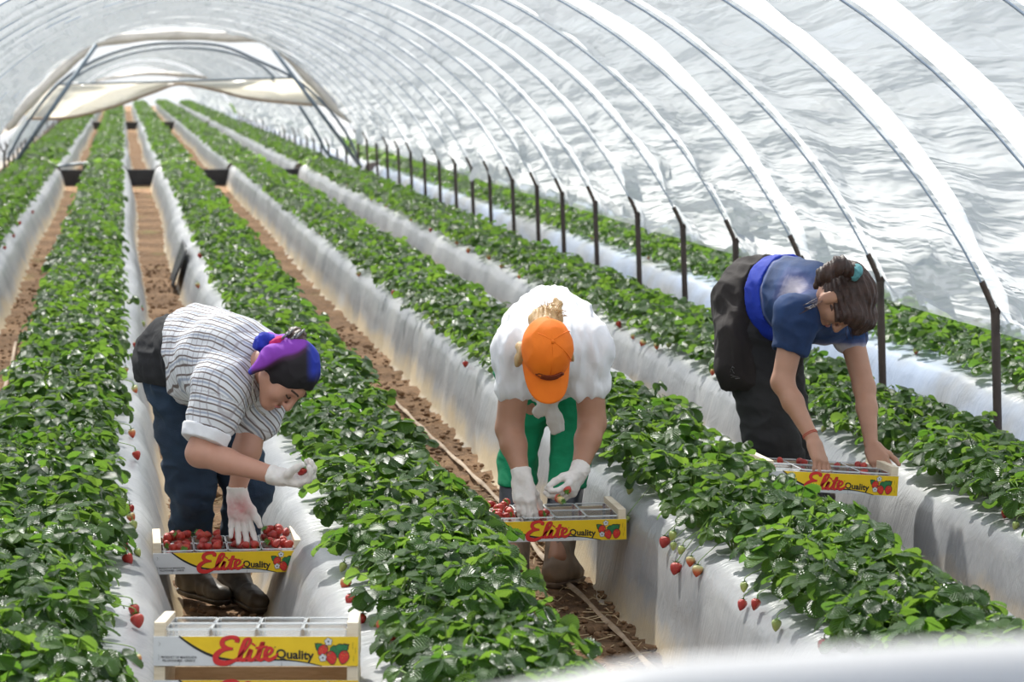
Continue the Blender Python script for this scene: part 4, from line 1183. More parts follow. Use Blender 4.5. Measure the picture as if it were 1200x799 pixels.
# ------------------------------------------------------------------ signed distance modelling of the figures
class SDF:
    def __init__(s, lo, hi, res):
        s.lo = np.asarray(lo, float); s.h = res
        s.n = np.ceil((np.asarray(hi, float) - s.lo) / res).astype(int) + 1
        s.d = np.full(tuple(s.n), .5, np.float32)
    def box(s, lo, hi):
        a = np.clip(np.floor((lo - s.lo) / s.h).astype(int), 0, s.n - 1); b = np.clip(np.ceil((hi - s.lo) / s.h).astype(int) + 1, 1, s.n)
        if (b <= a).any(): return None
        sl = tuple(slice(x, y) for x, y in zip(a, b))
        ax = [((np.arange(x, y)) * s.h + o).astype(np.float32) for x, y, o in zip(a, b, s.lo)]
        return sl, ax
    def blend(s, sl, f, k, op='u'):
        d = s.d[sl]
        if op == 'u':
            hh = np.maximum(k - np.abs(d - f), 0) / k; s.d[sl] = np.minimum(d, f) - hh * hh * k * .25
        else:
            g = -f; hh = np.maximum(k - np.abs(d - g), 0) / k; s.d[sl] = np.maximum(d, g) + hh * hh * k * .25
    def cone(s, a, b, ra, rb, k=.02, fl=None, op='u'):
        """tapered capsule; fl=(axis, factor) squashes it: factor > 1 makes it thinner along axis"""
        a, b = np.asarray(a, float), np.asarray(b, float)
        R = max(ra, rb) + k + .012
        bx = s.box(np.minimum(a, b) - R, np.maximum(a, b) + R)
        if bx is None: return s
        sl, (X, Y, Z) = bx
        ba = b - a; L = float(ba @ ba) + 1e-12
        px_, py_, pz_ = X[:, None, None] - a[0], Y[None, :, None] - a[1], Z[None, None, :] - a[2]
        t = np.clip((px_ * ba[0] + py_ * ba[1] + pz_ * ba[2]) / L, 0, 1).astype(np.float32)
        dx, dy, dz = px_ - t * ba[0], py_ - t * ba[1], pz_ - t * ba[2]
        q = dx * dx + dy * dy + dz * dz
        if fl is not None:
            ax, f = fl; ax = np.asarray(ax, float) / np.linalg.norm(ax); c = dx * ax[0] + dy * ax[1] + dz * ax[2]
            q = q + c * c * (f * f - 1)
        s.blend(sl, np.sqrt(q) - (ra + t * (rb - ra)), k, op)
        return s
    def ell(s, c, M, r, k=.02, op='u'):
        """ellipsoid, columns of M its axes"""
        c = np.asarray(c, float); R = max(r) + k + .012; M = np.asarray(M, float)
        bx = s.box(c - R, c + R)
        if bx is None: return s
        sl, (X, Y, Z) = bx
        p = (X[:, None, None] - c[0], Y[None, :, None] - c[1], Z[None, None, :] - c[2])
        q = 0; g = 0
        for i in range(3):
            u = p[0] * M[0][i] + p[1] * M[1][i] + p[2] * M[2][i]; q = q + (u / r[i]) ** 2; g = g + (u / r[i] ** 2) ** 2
        k0 = np.sqrt(q); k1 = np.sqrt(g) + 1e-9
        s.blend(sl, k0 * (k0 - 1) / k1, k, op)
        return s
    def plane(s, p, nrm, k=.004):
        """keep only the side of the plane the normal points away from"""
        nrm = np.asarray(nrm, float) / np.linalg.norm(nrm)
        ax = [(np.arange(m) * s.h + o).astype(np.float32) for m, o in zip(s.n, s.lo)]
        f = (ax[0][:, None, None] - p[0]) * nrm[0] + (ax[1][None, :, None] - p[1]) * nrm[1] + (ax[2][None, None, :] - p[2]) * nrm[2]
        s.d = np.maximum(s.d, f).astype(np.float32)
        return s
    def mesh(s):
        d = s.d; d[0], d[-1], d[:, 0], d[:, -1], d[:, :, 0], d[:, :, -1] = (.5,) * 6
        ins = d < 0
        cnt = np.zeros(tuple(np.array(d.shape) - 1), np.uint8)
        for i in (0, 1):
            for j in (0, 1):
                for k in (0, 1):
                    cnt += ins[i:d.shape[0] - 1 + i, j:d.shape[1] - 1 + j, k:d.shape[2] - 1 + k]
        act = (cnt > 0) & (cnt < 8)
        I = np.argwhere(act)
        idm = np.full(act.shape, -1, np.int32); idm[act] = np.arange(len(I))
        cor = [(i, j, k) for i in (0, 1) for j in (0, 1) for k in (0, 1)]
        val = {c: d[I[:, 0] + c[0], I[:, 1] + c[1], I[:, 2] + c[2]] for c in cor}
        acc = np.zeros((len(I), 3)); num = np.zeros(len(I))
        for a in cor:
            for ax in range(3):
                if a[ax]: continue
                b = list(a); b[ax] = 1; b = tuple(b)
                va, vb = val[a], val[b]; m = (va < 0) != (vb < 0)
                t = np.where(m, va / np.where(m, va - vb, 1), 0)
                for q in range(3):
                    acc[:, q] += np.where(m, a[q] + (t if q == ax else 0), 0)
                num += m
        V = (I + acc / num[:, None]) * s.h + s.lo
        F_ = []
        for ax in range(3):
            o1, o2 = (ax + 1) % 3, (ax + 2) % 3
            sl0 = [slice(None)] * 3; sl1 = [slice(None)] * 3
            sl0[ax] = slice(0, -1); sl1[ax] = slice(1, None)
            A, B = ins[tuple(sl0)], ins[tuple(sl1)]
            E_ = np.argwhere(A != B)
            E_ = E_[(E_[:, o1] > 0) & (E_[:, o2] > 0) & (E_[:, o1] < d.shape[o1] - 1) & (E_[:, o2] < d.shape[o2] - 1)]
            flip = A[E_[:, 0], E_[:, 1], E_[:, 2]]
            q = []
            for (u, v) in ((-1, -1), (0, -1), (0, 0), (-1, 0)):
                e = E_.copy(); e[:, o1] += u; e[:, o2] += v
                q.append(idm[e[:, 0], e[:, 1], e[:, 2]])
            q = np.stack(q, 1)
            q[~flip] = q[~flip][:, ::-1]
            F_.append(q)
        return V, np.concatenate(F_)
def vnormals(V, Q):
    n = np.cross(V[Q[:, 2]] - V[Q[:, 0]], V[Q[:, 3]] - V[Q[:, 1]])
    N = np.zeros_like(V)
    for k in range(4): np.add.at(N, Q[:, k], n)
    return N / (np.linalg.norm(N, axis=1)[:, None] + 1e-12)
def smooth_v(V, Q, it=1):
    for _ in range(it):
        S = np.zeros_like(V); C_ = np.zeros(len(V))
        for a, b in ((0, 1), (1, 2), (2, 3), (3, 0)):
            np.add.at(S, Q[:, a], V[Q[:, b]]); np.add.at(S, Q[:, b], V[Q[:, a]]); np.add.at(C_, Q[:, a], 1); np.add.at(C_, Q[:, b], 1)
        V = .5 * V + .5 * S / np.maximum(C_, 1)[:, None]
    return V
def sdf_obj(name, s, m, parent, wr=None, attr=None, sm=1):
    V, Q = s.mesh()
    V = smooth_v(V, Q, sm)
    if wr is not None:
        V = V + vnormals(V, Q) * wr(V)[:, None]
    at = {k: f(V) for k, f in attr.items()} if attr else None
    base = np.array(parent.location) if parent.parent is None else np.array(parent.parent.location)
    o = mesh_np(name, V - base, [Q], m, parent, attr=at)
    return o
def unit(v): v = np.asarray(v, float); return v / np.linalg.norm(v)
def frame(fwd, up_):
    """columns: right, forward, up of a head"""
    f = unit(fwd); u = np.asarray(up_, float); u = unit(u - f * (u @ f)); r = np.cross(f, u)
    return np.stack([r, f, u], 1)

def hand(s, W, d, n, thumb, curls, spread=.06, sc=1.0, tcurl=(.2, .3, .3), tdir=(.62, .72, .30), grow=0.0):
    """a hand: wrist W, pointing d, palm facing n, thumb on the side thumb*(d x n)"""
    W = np.asarray(W, float); d = unit(d); n = np.asarray(n, float); n = unit(n - d * (n @ d)); l = np.cross(d, n) * thumb
    off = (.029, .0098, -.0095, -.027); ln = ((.043, .026, .021), (.047, .030, .022), (.043, .028, .021), (.034, .021, .019))
    g = grow
    kn = [W + (d * (.086 - .006 * abs(i - 1) * (1 if i > 1 else .6)) + l * o) * sc for i, o in enumerate(off)]
    s.cone(W - d * .02 * sc, W + d * .02 * sc, .024 * sc + g, .022 * sc + g, .012, fl=(n, 1.25))
    for i, k_ in enumerate(kn):
        s.cone(W + (l * off[i] * .55 + d * .012) * sc, k_, .0165 * sc + g, .0122 * sc + g, .014)
    s.cone(W + (l * .018 + d * .015) * sc, W + (l * .026 + d * .055 + n * .008) * sc, .018 * sc + g, .014 * sc + g, .012)
    s.cone(W + (-l * .020 + d * .02) * sc, W + (-l * .024 + d * .06 + n * .004) * sc, .016 * sc + g, .012 * sc + g, .012)
    for i in range(4):
        p = kn[i]; a = 0.0; base = unit(d + l * spread * (1.5 - i) * 1.0)
        r0 = (.0093, .0096, .0092, .0082)[i]
        for j in range(3):
            a += curls[i][j]
            q = p + (base * math.cos(a) + n * math.sin(a)) * ln[i][j] * sc
            s.cone(p, q, (r0 - .0007 * j) * sc + g, (r0 - .0007 * (j + 1)) * sc + g, .005)
            p = q
    td = unit(d * tdir[0] + l * tdir[1] + n * tdir[2]); p = W + (d * .026 + l * .022 + n * .004) * sc
    ax2 = unit(d * .75 - l * .35 + n * .35)
    for j, (L_, r) in enumerate(((.042, .0135), (.034, .0112), (.027, .0098))):
        td = unit(td + ax2 * tcurl[j])
        q = p + td * L_ * sc
        s.cone(p, q, r * sc + g, (r - .0013) * sc + g, .008)
        p = q

def head(s, c, Rm, neck_to, nr=.056, ears=(1, -1)):
    T = lambda x, y, z: np.asarray(c) + Rm @ np.array([x, y, z])
    s.ell(T(0, -.012, .012), Rm, (.077, .096, .094), .02)
    s.cone(T(0, .030, -.020), T(0, .050, -.088), .062, .036, .02, fl=(Rm[:, 0], 1.05))
    for k in (-1, 1):
        s.ell(T(k * .036, .052, -.040), Rm, (.030, .030, .034), .02)
        s.cone(T(k * .030, .078, .010), T(k * .012, .083, .012), .011, .012, .012)
        if k in ears: s.ell(T(k * .079, -.008, -.022), Rm, (.011, .022, .032), .006)
        s.cone(T(k * .060, .0, -.055), T(k * .022, .068, -.100), .024, .018, .018)
    s.cone(T(0, .090, .002), T(0, .110, -.042), .0075, .0125, .010)
    for k in (-1, 1): s.ell(T(k * .011, .098, -.046), Rm, (.008, .010, .008), .006)
    s.cone(T(-.016, .086, -.070), T(.016, .086, -.070), .006, .006, .007)
    s.cone(T(-.013, .085, -.080), T(.013, .085, -.080), .0065, .0065, .006)
    s.ell(T(0, .078, -.103), Rm, (.020, .017, .017), .014)
    for k in (-1, 1): s.ell(T(k * .032, .090, -.008), Rm, (.014, .010, .009), .010, op='s')
    s.cone(T(0, -.030, -.050), neck_to, nr, nr * 1.08, .025)
    return T

# materials
def cloth(name, c1, c2=None, scale=8, rough=.85, bs=.3, bscale=60, **kw):
    return simple(name, c1, c2 or tuple(x * .82 for x in c1), scale, rough, bs, bscale, .004, **kw)
M_SKIN = simple('skin', (.47, .24, .165), (.53, .28, .20), 14, .48, .12, 220, .001, Subsurface_Weight=.12, Subsurface_Radius=(.01, .004, .002))
M_SKIN2 = simple('skin_tanned', (.36, .18, .11), (.42, .215, .135), 14, .48, .12, 220, .001, Subsurface_Weight=.1, Subsurface_Radius=(.01, .004, .002))
M_SKIN3 = simple('skin_warm', (.41, .215, .14), (.47, .25, .165), 14, .48, .12, 220, .001, Subsurface_Weight=.1, Subsurface_Radius=(.01, .004, .002))
M_GLOVE = simple('latex_glove', (.78, .74, .70), (.68, .62, .57), 26, .5, .25, 90, .003, Subsurface_Weight=.1, Subsurface_Radius=(.01, .006, .005))
def m_palmglove():
    m, nt = new_mat('berry_stained_glove'); at = nd(nt, 'ShaderNodeAttribute', attribute_name='stain')
    v = coords(nt); n = noise(nt, v, 45, 4)
    a = nd(nt, 'ShaderNodeMath', operation='MULTIPLY'); lk(nt, at.outputs['Fac'], a.inputs[0]); lk(nt, ramp(nt, n, [(.3, (.4, .4, .4)), (.65, (1, 1, 1))]), a.inputs[1])
    c = mixc(nt, a.outputs[0], (.76, .71, .67), (.62, .20, .20))
    out(nt, bsdf(nt, c, .5, bump(nt, n, .2, .003))); return m
M_GLOVES = m_palmglove()
M_JEANS = cloth('blue_denim', (.018, .042, .080), (.010, .022, .045), 7, .85, .5, 240)
M_BLACK = cloth('black_cloth', (.010, .010, .012), (.017, .017, .020), 9, .9, .4, 70)
M_BLACK2 = cloth('charcoal_trousers', (.013, .0125, .014), (.022, .021, .022), 6, .85, .4, 50)
M_BRBLK = cloth('brownish_black_jacket', (.014, .010, .0095), (.024, .018, .017), 6, .9, .4, 50)
M_RUB = simple('muddy_rubber', (.022, .020, .018), (.10, .070, .042), 9, .55, .4, 30, .004)
M_RUB2 = simple('muddy_grey_rubber', (.10, .072, .052), (.30, .22, .155), 8, .6, .4, 30, .004)
M_NAVYR = simple('navy_boot_shaft', (.012, .014, .024), (.03, .032, .045), 9, .4, .2, 30, .004)
M_WTEE = cloth('white_cotton', (.80, .80, .82), (.76, .76, .79), 5, .9, .25, 80)
M_BEIGE = cloth('beige_cloth', (.55, .49, .41), (.42, .37, .30), 16, .9, .4, 60)
M_OFFW = cloth('off_white_cloth', (.66, .63, .58), (.56, .53, .48), 16, .9, .4, 60)
M_GREENP = cloth('emerald_green_cotton', (.002, .27, .115), (.001, .20, .085), 6, .9, .4, 60)
M_ORANGE = cloth('orange_cap', (.90, .20, .004), (.84, .17, .003), 14, .75, .2, 120)
M_ORDARK = simple('dark_embroidery', (.20, .030, .004), None, 1, .8)
M_BLOND = simple('blond_hair', (.62, .42, .20), (.42, .25, .10), 70, .5, .6, 160, .004, vscale=(1, 1, .3))
M_BROWNH = simple('brown_hair', (.022, .010, .007), (.055, .022, .013), 60, .5, .6, 150, .004, vscale=(.35, 1, 1))
M_DKHAIR = simple('dark_hair', (.03, .016, .010), (.07, .035, .02), 60, .45, .6, 120, .004)
M_BLUE = cloth('royal_blue', (.006, .035, .40), (.004, .022, .29), 8, .8, .3, 60)
M_TEAL = cloth('teal_scrunchie', (.13, .38, .40), (.08, .26, .29), 40, .8, .4, 90)
M_PINK = cloth('pink_scrunchie', (.60, .015, .16), (.45, .008, .10), 40, .8, .4, 90)
M_BLUEK = cloth('blue_scarf_knot', (.018, .035, .46), (.010, .02, .28), 30, .8, .4, 90)
M_LIP = simple('lip', (.40, .13, .11), None, 1, .45)
M_BROW = simple('brow_hair', (.05, .028, .018), None, 1, .8)
M_BEAD = simple('beads', (.42, .38, .33), (.2, .18, .16), 200, .3)
M_CLIP = simple('hair_clip', (.02, .02, .022), (.35, .35, .36), 90, .25)
def m_stripes():
    m, nt = new_mat('striped_shirt')
    a = nd(nt, 'ShaderNodeAttribute', attribute_name='su'); b = nd(nt, 'ShaderNodeAttribute', attribute_name='sv')
    v = coords(nt); wob = noise(nt, v, 14, 2)
    u = nd(nt, 'ShaderNodeMath', operation='MULTIPLY_ADD', i_1=.010); lk(nt, wob, u.inputs[0]); lk(nt, a.outputs['Fac'], u.inputs[2])
    def line(src, per, ph, duty):
        f = nd(nt, 'ShaderNodeMath', operation='MULTIPLY_ADD', i_1=1 / per, i_2=ph); lk(nt, src, f.inputs[0])
        g = nd(nt, 'ShaderNodeMath', operation='FRACT'); lk(nt, f.outputs[0], g.inputs[0])
        return ramp(nt, g.outputs[0], [(0, (1, 1, 1)), (duty, (1, 1, 1)), (duty + .07, (0, 0, 0)), (.93, (0, 0, 0)), (1, (1, 1, 1))])
    w1 = ramp(nt, noise(nt, v, 5, 3), [(0, (.62, .64, .68)), (1, (.74, .74, .76))])
    c = mixc(nt, line(u.outputs[0], .023, 0, .16), w1, (.15, .115, .105))
    c = mixc(nt, line(u.outputs[0], .046, .27, .07), c, (.34, .38, .47))
    dash = nd(nt, 'ShaderNodeMath', operation='MULTIPLY'); lk(nt, line(b.outputs['Fac'], .024, .2, .10), dash.inputs[0]); dash.inputs[1].default_value = .5
    c = mixc(nt, dash.outputs[0], c, (.24, .20, .21))
    out(nt, bsdf(nt, c, .85, bump(nt, noise(nt, v, 70, 3), .2, .003))); return m
M_STRIPE = m_stripes()
def m_scarf():
    m, nt = new_mat('purple_black_scarf'); at = nd(nt, 'ShaderNodeAttribute', attribute_name='mixv'); a2 = nd(nt, 'ShaderNodeAttribute', attribute_name='side')
    v = coords(nt); n = noise(nt, v, 9, 2)
    c = ramp(nt, at.outputs['Fac'], [(.0, (.006, .005, .007)), (.50, (.010, .006, .010)), (.60, (.055, .012, .05)), (.68, (.22, .035, .38)), (1, (.26, .05, .46))])
    c = mixc(nt, a2.outputs['Fac'], c, (.012, .03, .34))
    out(nt, bsdf(nt, c, .8, bump(nt, n, .5, .01))); return m
M_SCARF = m_scarf()
def m_tiedye():
    m, nt = new_mat('tie_dye_shirt'); at = nd(nt, 'ShaderNodeAttribute', attribute_name='mixv'); v = coords(nt)
    n = noise(nt, v, 7, 4, .6, .6)
    a = nd(nt, 'ShaderNodeMath', operation='MULTIPLY_ADD', i_1=.55); lk(nt, n, a.inputs[0]); lk(nt, at.outputs['Fac'], a.inputs[2])
    c = ramp(nt, a.outputs[0], [(.34, (.006, .022, .075)), (.56, (.014, .046, .145)), (.74, (.08, .10, .23)), (.92, (.55, .50, .56)), (1.05, (.70, .66, .68))])
    out(nt, bsdf(nt, c, .85, bump(nt, noise(nt, v, 60, 3), .25, .003))); return m
M_TIE = m_tiedye()

def P_(x, y, Y): return onY(x, y, Y)
def folds(amp, f, seed, stretch=(1, 1, 1)):
    st = np.array(stretch)
    def w(V):
        a = snoise(V * st, f, 2, seed); b = snoise(V * st, f * 2.7, 1, seed + 1)
        return amp * (1 - np.abs(a) * 1.5) + (.5 * amp * (.6 - np.abs(b)) if amp >= .004 else 0)
    return w
def boot(name, parent, ank, toe, top, mat, matsole, r=.052, shaft=.060):
    """rubber boot: ankle and toe on the ground plane, top of the shaft"""
    ank, toe, top = [np.asarray(v, float) for v in (ank, toe, top)]
    z0 = min(ank[2], toe[2])
    fd = unit((toe - ank) * [1, 1, 0])
    lo = np.minimum(np.minimum(ank, toe), top) - .12; hi = np.maximum(np.maximum(ank, toe), top) + .12
    s = SDF(lo, hi, .006)
    g = np.array([0, 0, 1.])
    a = np.array([ank[0], ank[1], z0]); t = np.array([toe[0], toe[1], z0])
    s.cone(a + g * .07, top, r * .95, shaft, .03)
    s.cone(a - fd * .02 + g * .048, a + fd * .05 + g * .052, .042, .044, .03)
    s.cone(a + fd * .06 + g * .050, t - fd * .045 + g * .036, .046, .037, .03, fl=(g, 1.1))
    s.plane(a + g * .012, (0, 0, -1)); s.plane(top, unit(top - a))
    o = sdf_obj(name, s, mat, parent, folds(.003, 7, 1))
    s = SDF(lo, hi, .005)
    s.cone(a - fd * .022 + g * .03, a + fd * .05 + g * .03, .046, .046, .02); s.cone(a + fd * .05 + g * .03, t - fd * .045 + g * .03, .047, .042, .02)
    s.plane(a + g * .022, (0, 0, 1)); s.plane(a, (0, 0, -1))
    sdf_obj('sole', s, matsole, o)
    return o
# ================================================================== woman in the striped shirt
def bbox(pts, m): p = np.array(pts); return p.min(0) - m, p.max(0) + m
def woman_stripes():
    t = empty('person', (.30, 10.0, 0), 0, 'woman bending in a striped shirt and purple black headscarf, picking at the left', 'person', 'strawberry pickers')
    pel = P_(213, 423, 10.10); wst = P_(236, 418, 9.98); che = P_(268, 428, 9.78)
    shN = P_(262, 452, 9.60); shF = P_(312, 432, 9.80); nck = P_(296, 425, 9.68)
    elN = P_(234, 531, 9.53); wrN = P_(322, 557, 9.40)
    elF = P_(289, 528, 9.72); wrF = P_(278, 573, 9.74)
    hipN = P_(212, 455, 10.06); hipF = P_(248, 455, 10.14)
    knN = P_(224, 572, 10.05); knF = P_(291, 572, 10.12)
    anN = np.array([.225, 10.27, .09]); anF = np.array([.372, 10.20, .09])
    hc = P_(337, 436, 9.56)
    Rm = frame((.30, -.30, -.90), (.80, -.38, .42))
    f, c = Rm[:, 1], Rm[:, 2]
    allp = [pel, wst, che, shN, shF, elN, wrN, elF, wrF, anN, anF, hc]
    # body
    lo, hi = bbox(allp, .22)
    s = SDF(lo, hi, .0052)
    s.cone(pel, wst, .125, .12, .05); s.cone(wst, che, .12, .125, .05); s.cone(shN, shF, .070, .070, .05); s.cone(che, nck, .11, .07, .05)
    for a, b, cc in ((hipN, knN, anN), (hipF, knF, anF)): s.cone(a, b, .092, .062, .03); s.cone(b, cc, .058, .038, .02)
    s.cone(shN, elN, .056, .046, .025); s.cone(elN, elN + (wrN - elN) * .35, .043, .041, .02); s.cone(elN + (wrN - elN) * .35, wrN, .041, .027, .02)
    s.cone(shF, elF, .056, .047, .025); s.cone(elF, wrF, .046, .029, .02)
    s.cone(wrN, wrN + unit(wrN - elN) * .05, .025, .020, .02); s.cone(wrF, wrF + unit(wrF - elF) * .03, .024, .016, .02)
    T = head(s, hc, Rm, nck, .056, ())
    sdf_obj('body', s, M_SKIN, t)
    mb = MB(); mb.tube(spline([T(-.020, .0925, -.074), T(-.008, .0955, -.072), T(.008, .0955, -.072), T(.020, .0925, -.074)], 4), [.0022] + [.0045] * 11 + [.0022], 6); mb.build('lips', M_LIP, t, True).location = -np.array(t.location)
    for k in (-1, 1):
        mb = MB(); mb.tube(spline([T(k * .018, .092, .014), T(k * .034, .090, .020), T(k * .052, .072, .014)], 4), .0035, 6); mb.build('eyebrow', M_BROW, t, True).location = -np.array(t.location)
        mb = MB(); mb.tube(spline([T(k * .020, .086, -.012), T(k * .032, .089, -.015), T(k * .046, .078, -.012)], 4), .0026, 6); mb.build('eyelashes', M_BROW, t, True).location = -np.array(t.location)
    # jeans
    lo, hi = bbox([pel, hipN, hipF, knN, knF, anN, anF], .2)
    s = SDF(lo, hi, .006)
    s.cone(pel, (hipN + hipF) / 2, .138, .13, .05)
    for a, b, cc in ((hipN, knN, anN), (hipF, knF, anF)):
        s.cone(a, b, .118, .080, .04); s.cone(b, b + (cc - b) * .55, .078, .072, .03)
    s.plane(knN + (anN - knN) * .55, unit(anN - knN))
    o = sdf_obj('jeans', s, M_JEANS, t, folds(.007, 3.2, 2, (1, 1, 2.2)))
    # boots
    for an, toe, kn in ((anN, onZ(267, 711, 0), knN), (anF, onZ(307, 720, 0), knF)):
        a0 = np.array([an[0], an[1], 0]); boot('boot', t, a0, np.array([toe[0], toe[1], 0]) * [1, 1, 0], kn + (an - kn) * .42, M_RUB, M_RUB, .056, .066)
    # black vest over the hips
    lo, hi = bbox([pel, wst, hipN], .24)
    s = SDF(lo, hi, .006)
    s.cone(pel, wst, .156, .152, .05); s.cone(pel, (pel + hipN) / 2 + [0, 0, -.02], .150, .146, .05)
    ax = unit(wst - pel)
    s.plane(pel + np.array([0, 0, -.085]), (-.15, 0, -1)); s.plane(P_(232, 420, 9.98), unit([1, -.3, .1]))
    sdf_obj('black_vest', s, M_BLACK, t, folds(.007, 4, 5, (1.5, 1, 1.5)))
    # shirt
    lo, hi = bbox([pel, wst, che, shN, shF, elN, elF], .26)
    s = SDF(lo, hi, .006)
    s.cone(pel + ax * .03, wst, .166, .160, .05); s.cone(wst, che, .160, .165, .06)
    s.cone(che, che + np.array([.015, -.02, -.03]), .15, .14, .06)
    s.cone(shN, shF, .088, .088, .06); s.cone(che, nck - unit(nck - che) * .03, .135, .085, .05)
    uN, uF = unit(elN - shN), unit(elF - shF)
    cufN = shN + uN * .112; cufF = shF + uF * .175
    s.cone(shN, cufN, .086, .084, .05); s.cone(shF, cufF, .086, .080, .05)
    s.cone(che + [.05, -.02, -.08], che + [.11, -.02, -.13], .075, .055, .05)
    s.plane(P_(203, 420, 9.98), -unit([1, -.30, .10]))
    axes = ax; lat = unit(np.cross(axes, (0, 0, 1))); up2 = np.cross(lat, axes)
    def su(V):
        q = V - wst; a = .78 * (q @ lat - q @ up2)
        # sleeves: stripes run round the arm
        dN = np.linalg.norm(np.cross(V - shN, uN), axis=1); tN = (V - shN) @ uN
        w = ((tN > .055) & (dN < .13)).astype(float)
        return a * (1 - w) + w * tN
    def sv(V):
        return (V - wst) @ axes
    bf = folds(.006, 3.0, 3)
    o = sdf_obj('striped_shirt', s, M_STRIPE, t, lambda V: bf(V) + .005 * np.maximum(0, snoise(V * [1.5, 1, 2.5], 3.5, 1, 1)), {'su': su, 'sv': sv})
    for cc, u, r in ((cufN, uN, .083), ):
        lo, hi = bbox([cc, cc + u * .09], .13); s = SDF(lo, hi, .005); s.cone(cc + u * .050, cc + u * .082, r + .002, r - .004, .01); s.plane(cc + u * .090, u); s.plane(cc + u * .046, -u)
        sdf_obj('cuff', s, M_WTEE, o, folds(.003, 6, 2))
    # gloves
    dN = unit(wrN - elN)
    lo, hi = bbox([wrN, wrN + dN * .2], .09); s = SDF(lo, hi, .0028)
    s.cone(wrN - dN * .020, wrN + dN * .01, .034, .031, .01); s.plane(wrN - dN * .018, -dN)
    hand(s, wrN + dN * .012, unit(dN + np.array([.15, 0, .10])), (.15, -.35, .9), 1, [(.45, .9, .5), (.55, .9, .5), (.6, 1.0, .5), (.7, 1.0, .5)], .02, 1.0, (.25, .45, .3), (.55, .45, .75), .0012)
    sdf_obj('glove', s, M_GLOVE, t, folds(.0012, 14, 2))
    dF = unit(P_(283, 625, 9.74) - wrF)
    lo, hi = bbox([wrF, wrF + dF * .2], .09); s = SDF(lo, hi, .0028)
    s.cone(wrF - dF * .012, wrF + dF * .01, .036, .033, .01); s.plane(wrF - dF * .010, -dF)
    hand(s, wrF + dF * .012, dF, (.05, -1, .15), -1, [(.12, .25, .2), (.10, .2, .2), (.08, .2, .2), (.05, .2, .2)], .10, 1.0, (.1, .15, .1), (.85, .55, .1), .0012)
    sc_ = wrF + dF * .06
    sdf_obj('glove', s, M_GLOVES, t, folds(.0012, 14, 2), {'stain': lambda V: np.clip(1.25 - np.linalg.norm(V - sc_, axis=1) / .055, 0, 1)})
    # scarf
    lo, hi = bbox([hc], .17); s = SDF(lo, hi, .004)
    s.ell(T(0, -.014, .016), Rm, (.086, .106, .102), .02)
    s.cone(T(0, -.085, -.015), T(0, -.115, -.03), .045, .035, .03)
    s.cone(P_(318, 416, 9.50), P_(288, 441, 9.46), .034, .005, .03)
    s.plane(T(0, .062, .012), unit(f * .95 - c * .55)); s.plane(T(0, 0, -.062), unit(-c * .9 + f * .25))
    def mixv(V):
        q = V - hc; return np.clip(.62 + (-.386 * q[:, 0] + .92 * q[:, 2] - .058 + .004 * np.sin(q[:, 0] * 60)) * 7, 0, 1)
    def side(V):
        q = V - hc; return np.clip((q[:, 0] - .055) * 40, 0, 1) * np.clip((q[:, 2] + .03) * 25, 0, 1) + np.clip((-.118 - q[:, 0]) * 60, 0, 1)
    o = sdf_obj('headscarf', s, M_SCARF, t, folds(.0035, 7, 4), {'mixv': mixv, 'side': lambda V: np.clip(side(V), 0, 1)})
    kc = P_(311, 400, 9.57)
    lo, hi = bbox([kc], .09); s = SDF(lo, hi, .004); s.ell(kc, Rm, (.03, .024, .035), .02); s.cone(kc, kc + [-.03, 0, -.02], .02, .012, .02)
    sdf_obj('scarf_knot', s, M_BLUEK, o, folds(.006, 12, 1))
    # pink tie, bun and clip
    pc = P_(327, 403, 9.55)
    lo, hi = bbox([pc], .09); s = SDF(lo, hi, .004); s.ell(pc, Rm, (.035, .02, .03), .02); s.ell(pc + [.05, 0, -.005], Rm, (.02, .012, .02), .02)
    sdf_obj('hair_tie', s, M_PINK, t, folds(.006, 14, 3))
    bc = P_(346, 396, 9.56)
    lo, hi = bbox([bc], .09); s = SDF(lo, hi, .004); s.ell(bc, Rm, (.04, .034, .034), .02)
    h_ = sdf_obj('hair_bun', s, M_DKHAIR, t, folds(.005, 14, 2))
    mb = MB()
    for k in range(5):
        q = bc + np.array([-.035 + .013 * k, -.036, .012 + .008 * math.sin(k * 2)]); mb.tube([q + [-.012, 0, -.012], q + [0, -.008, 0], q + [.012, 0, .012]], .004, 6)
    mb.build('hair_clip', M_CLIP, h_, True).location = -np.array(t.location)
    # bead necklace
    mb = MB(); nk = spline([P_(299, 432, 9.585), P_(296, 450, 9.555), P_(297, 467, 9.55), P_(302, 479, 9.56), P_(310, 486, 9.58)], 7)
    for q in nk: mb.box(q, (.0075, .0075, .0075), bev=.002)
    mb.build('bead_necklace', M_BEAD, t).location = -np.array(t.location)
    b = add_berry(None, (0, 0, 0), .036, 0); q = P_(356, 553, 9.36); b.location = q + [0, 0, .016]; b.rotation_euler = (.3, .5, 0)
    tag(b, 'red strawberry held in the white gloved fingers of the striped shirt woman', 'strawberry')
    return t
woman_stripes()
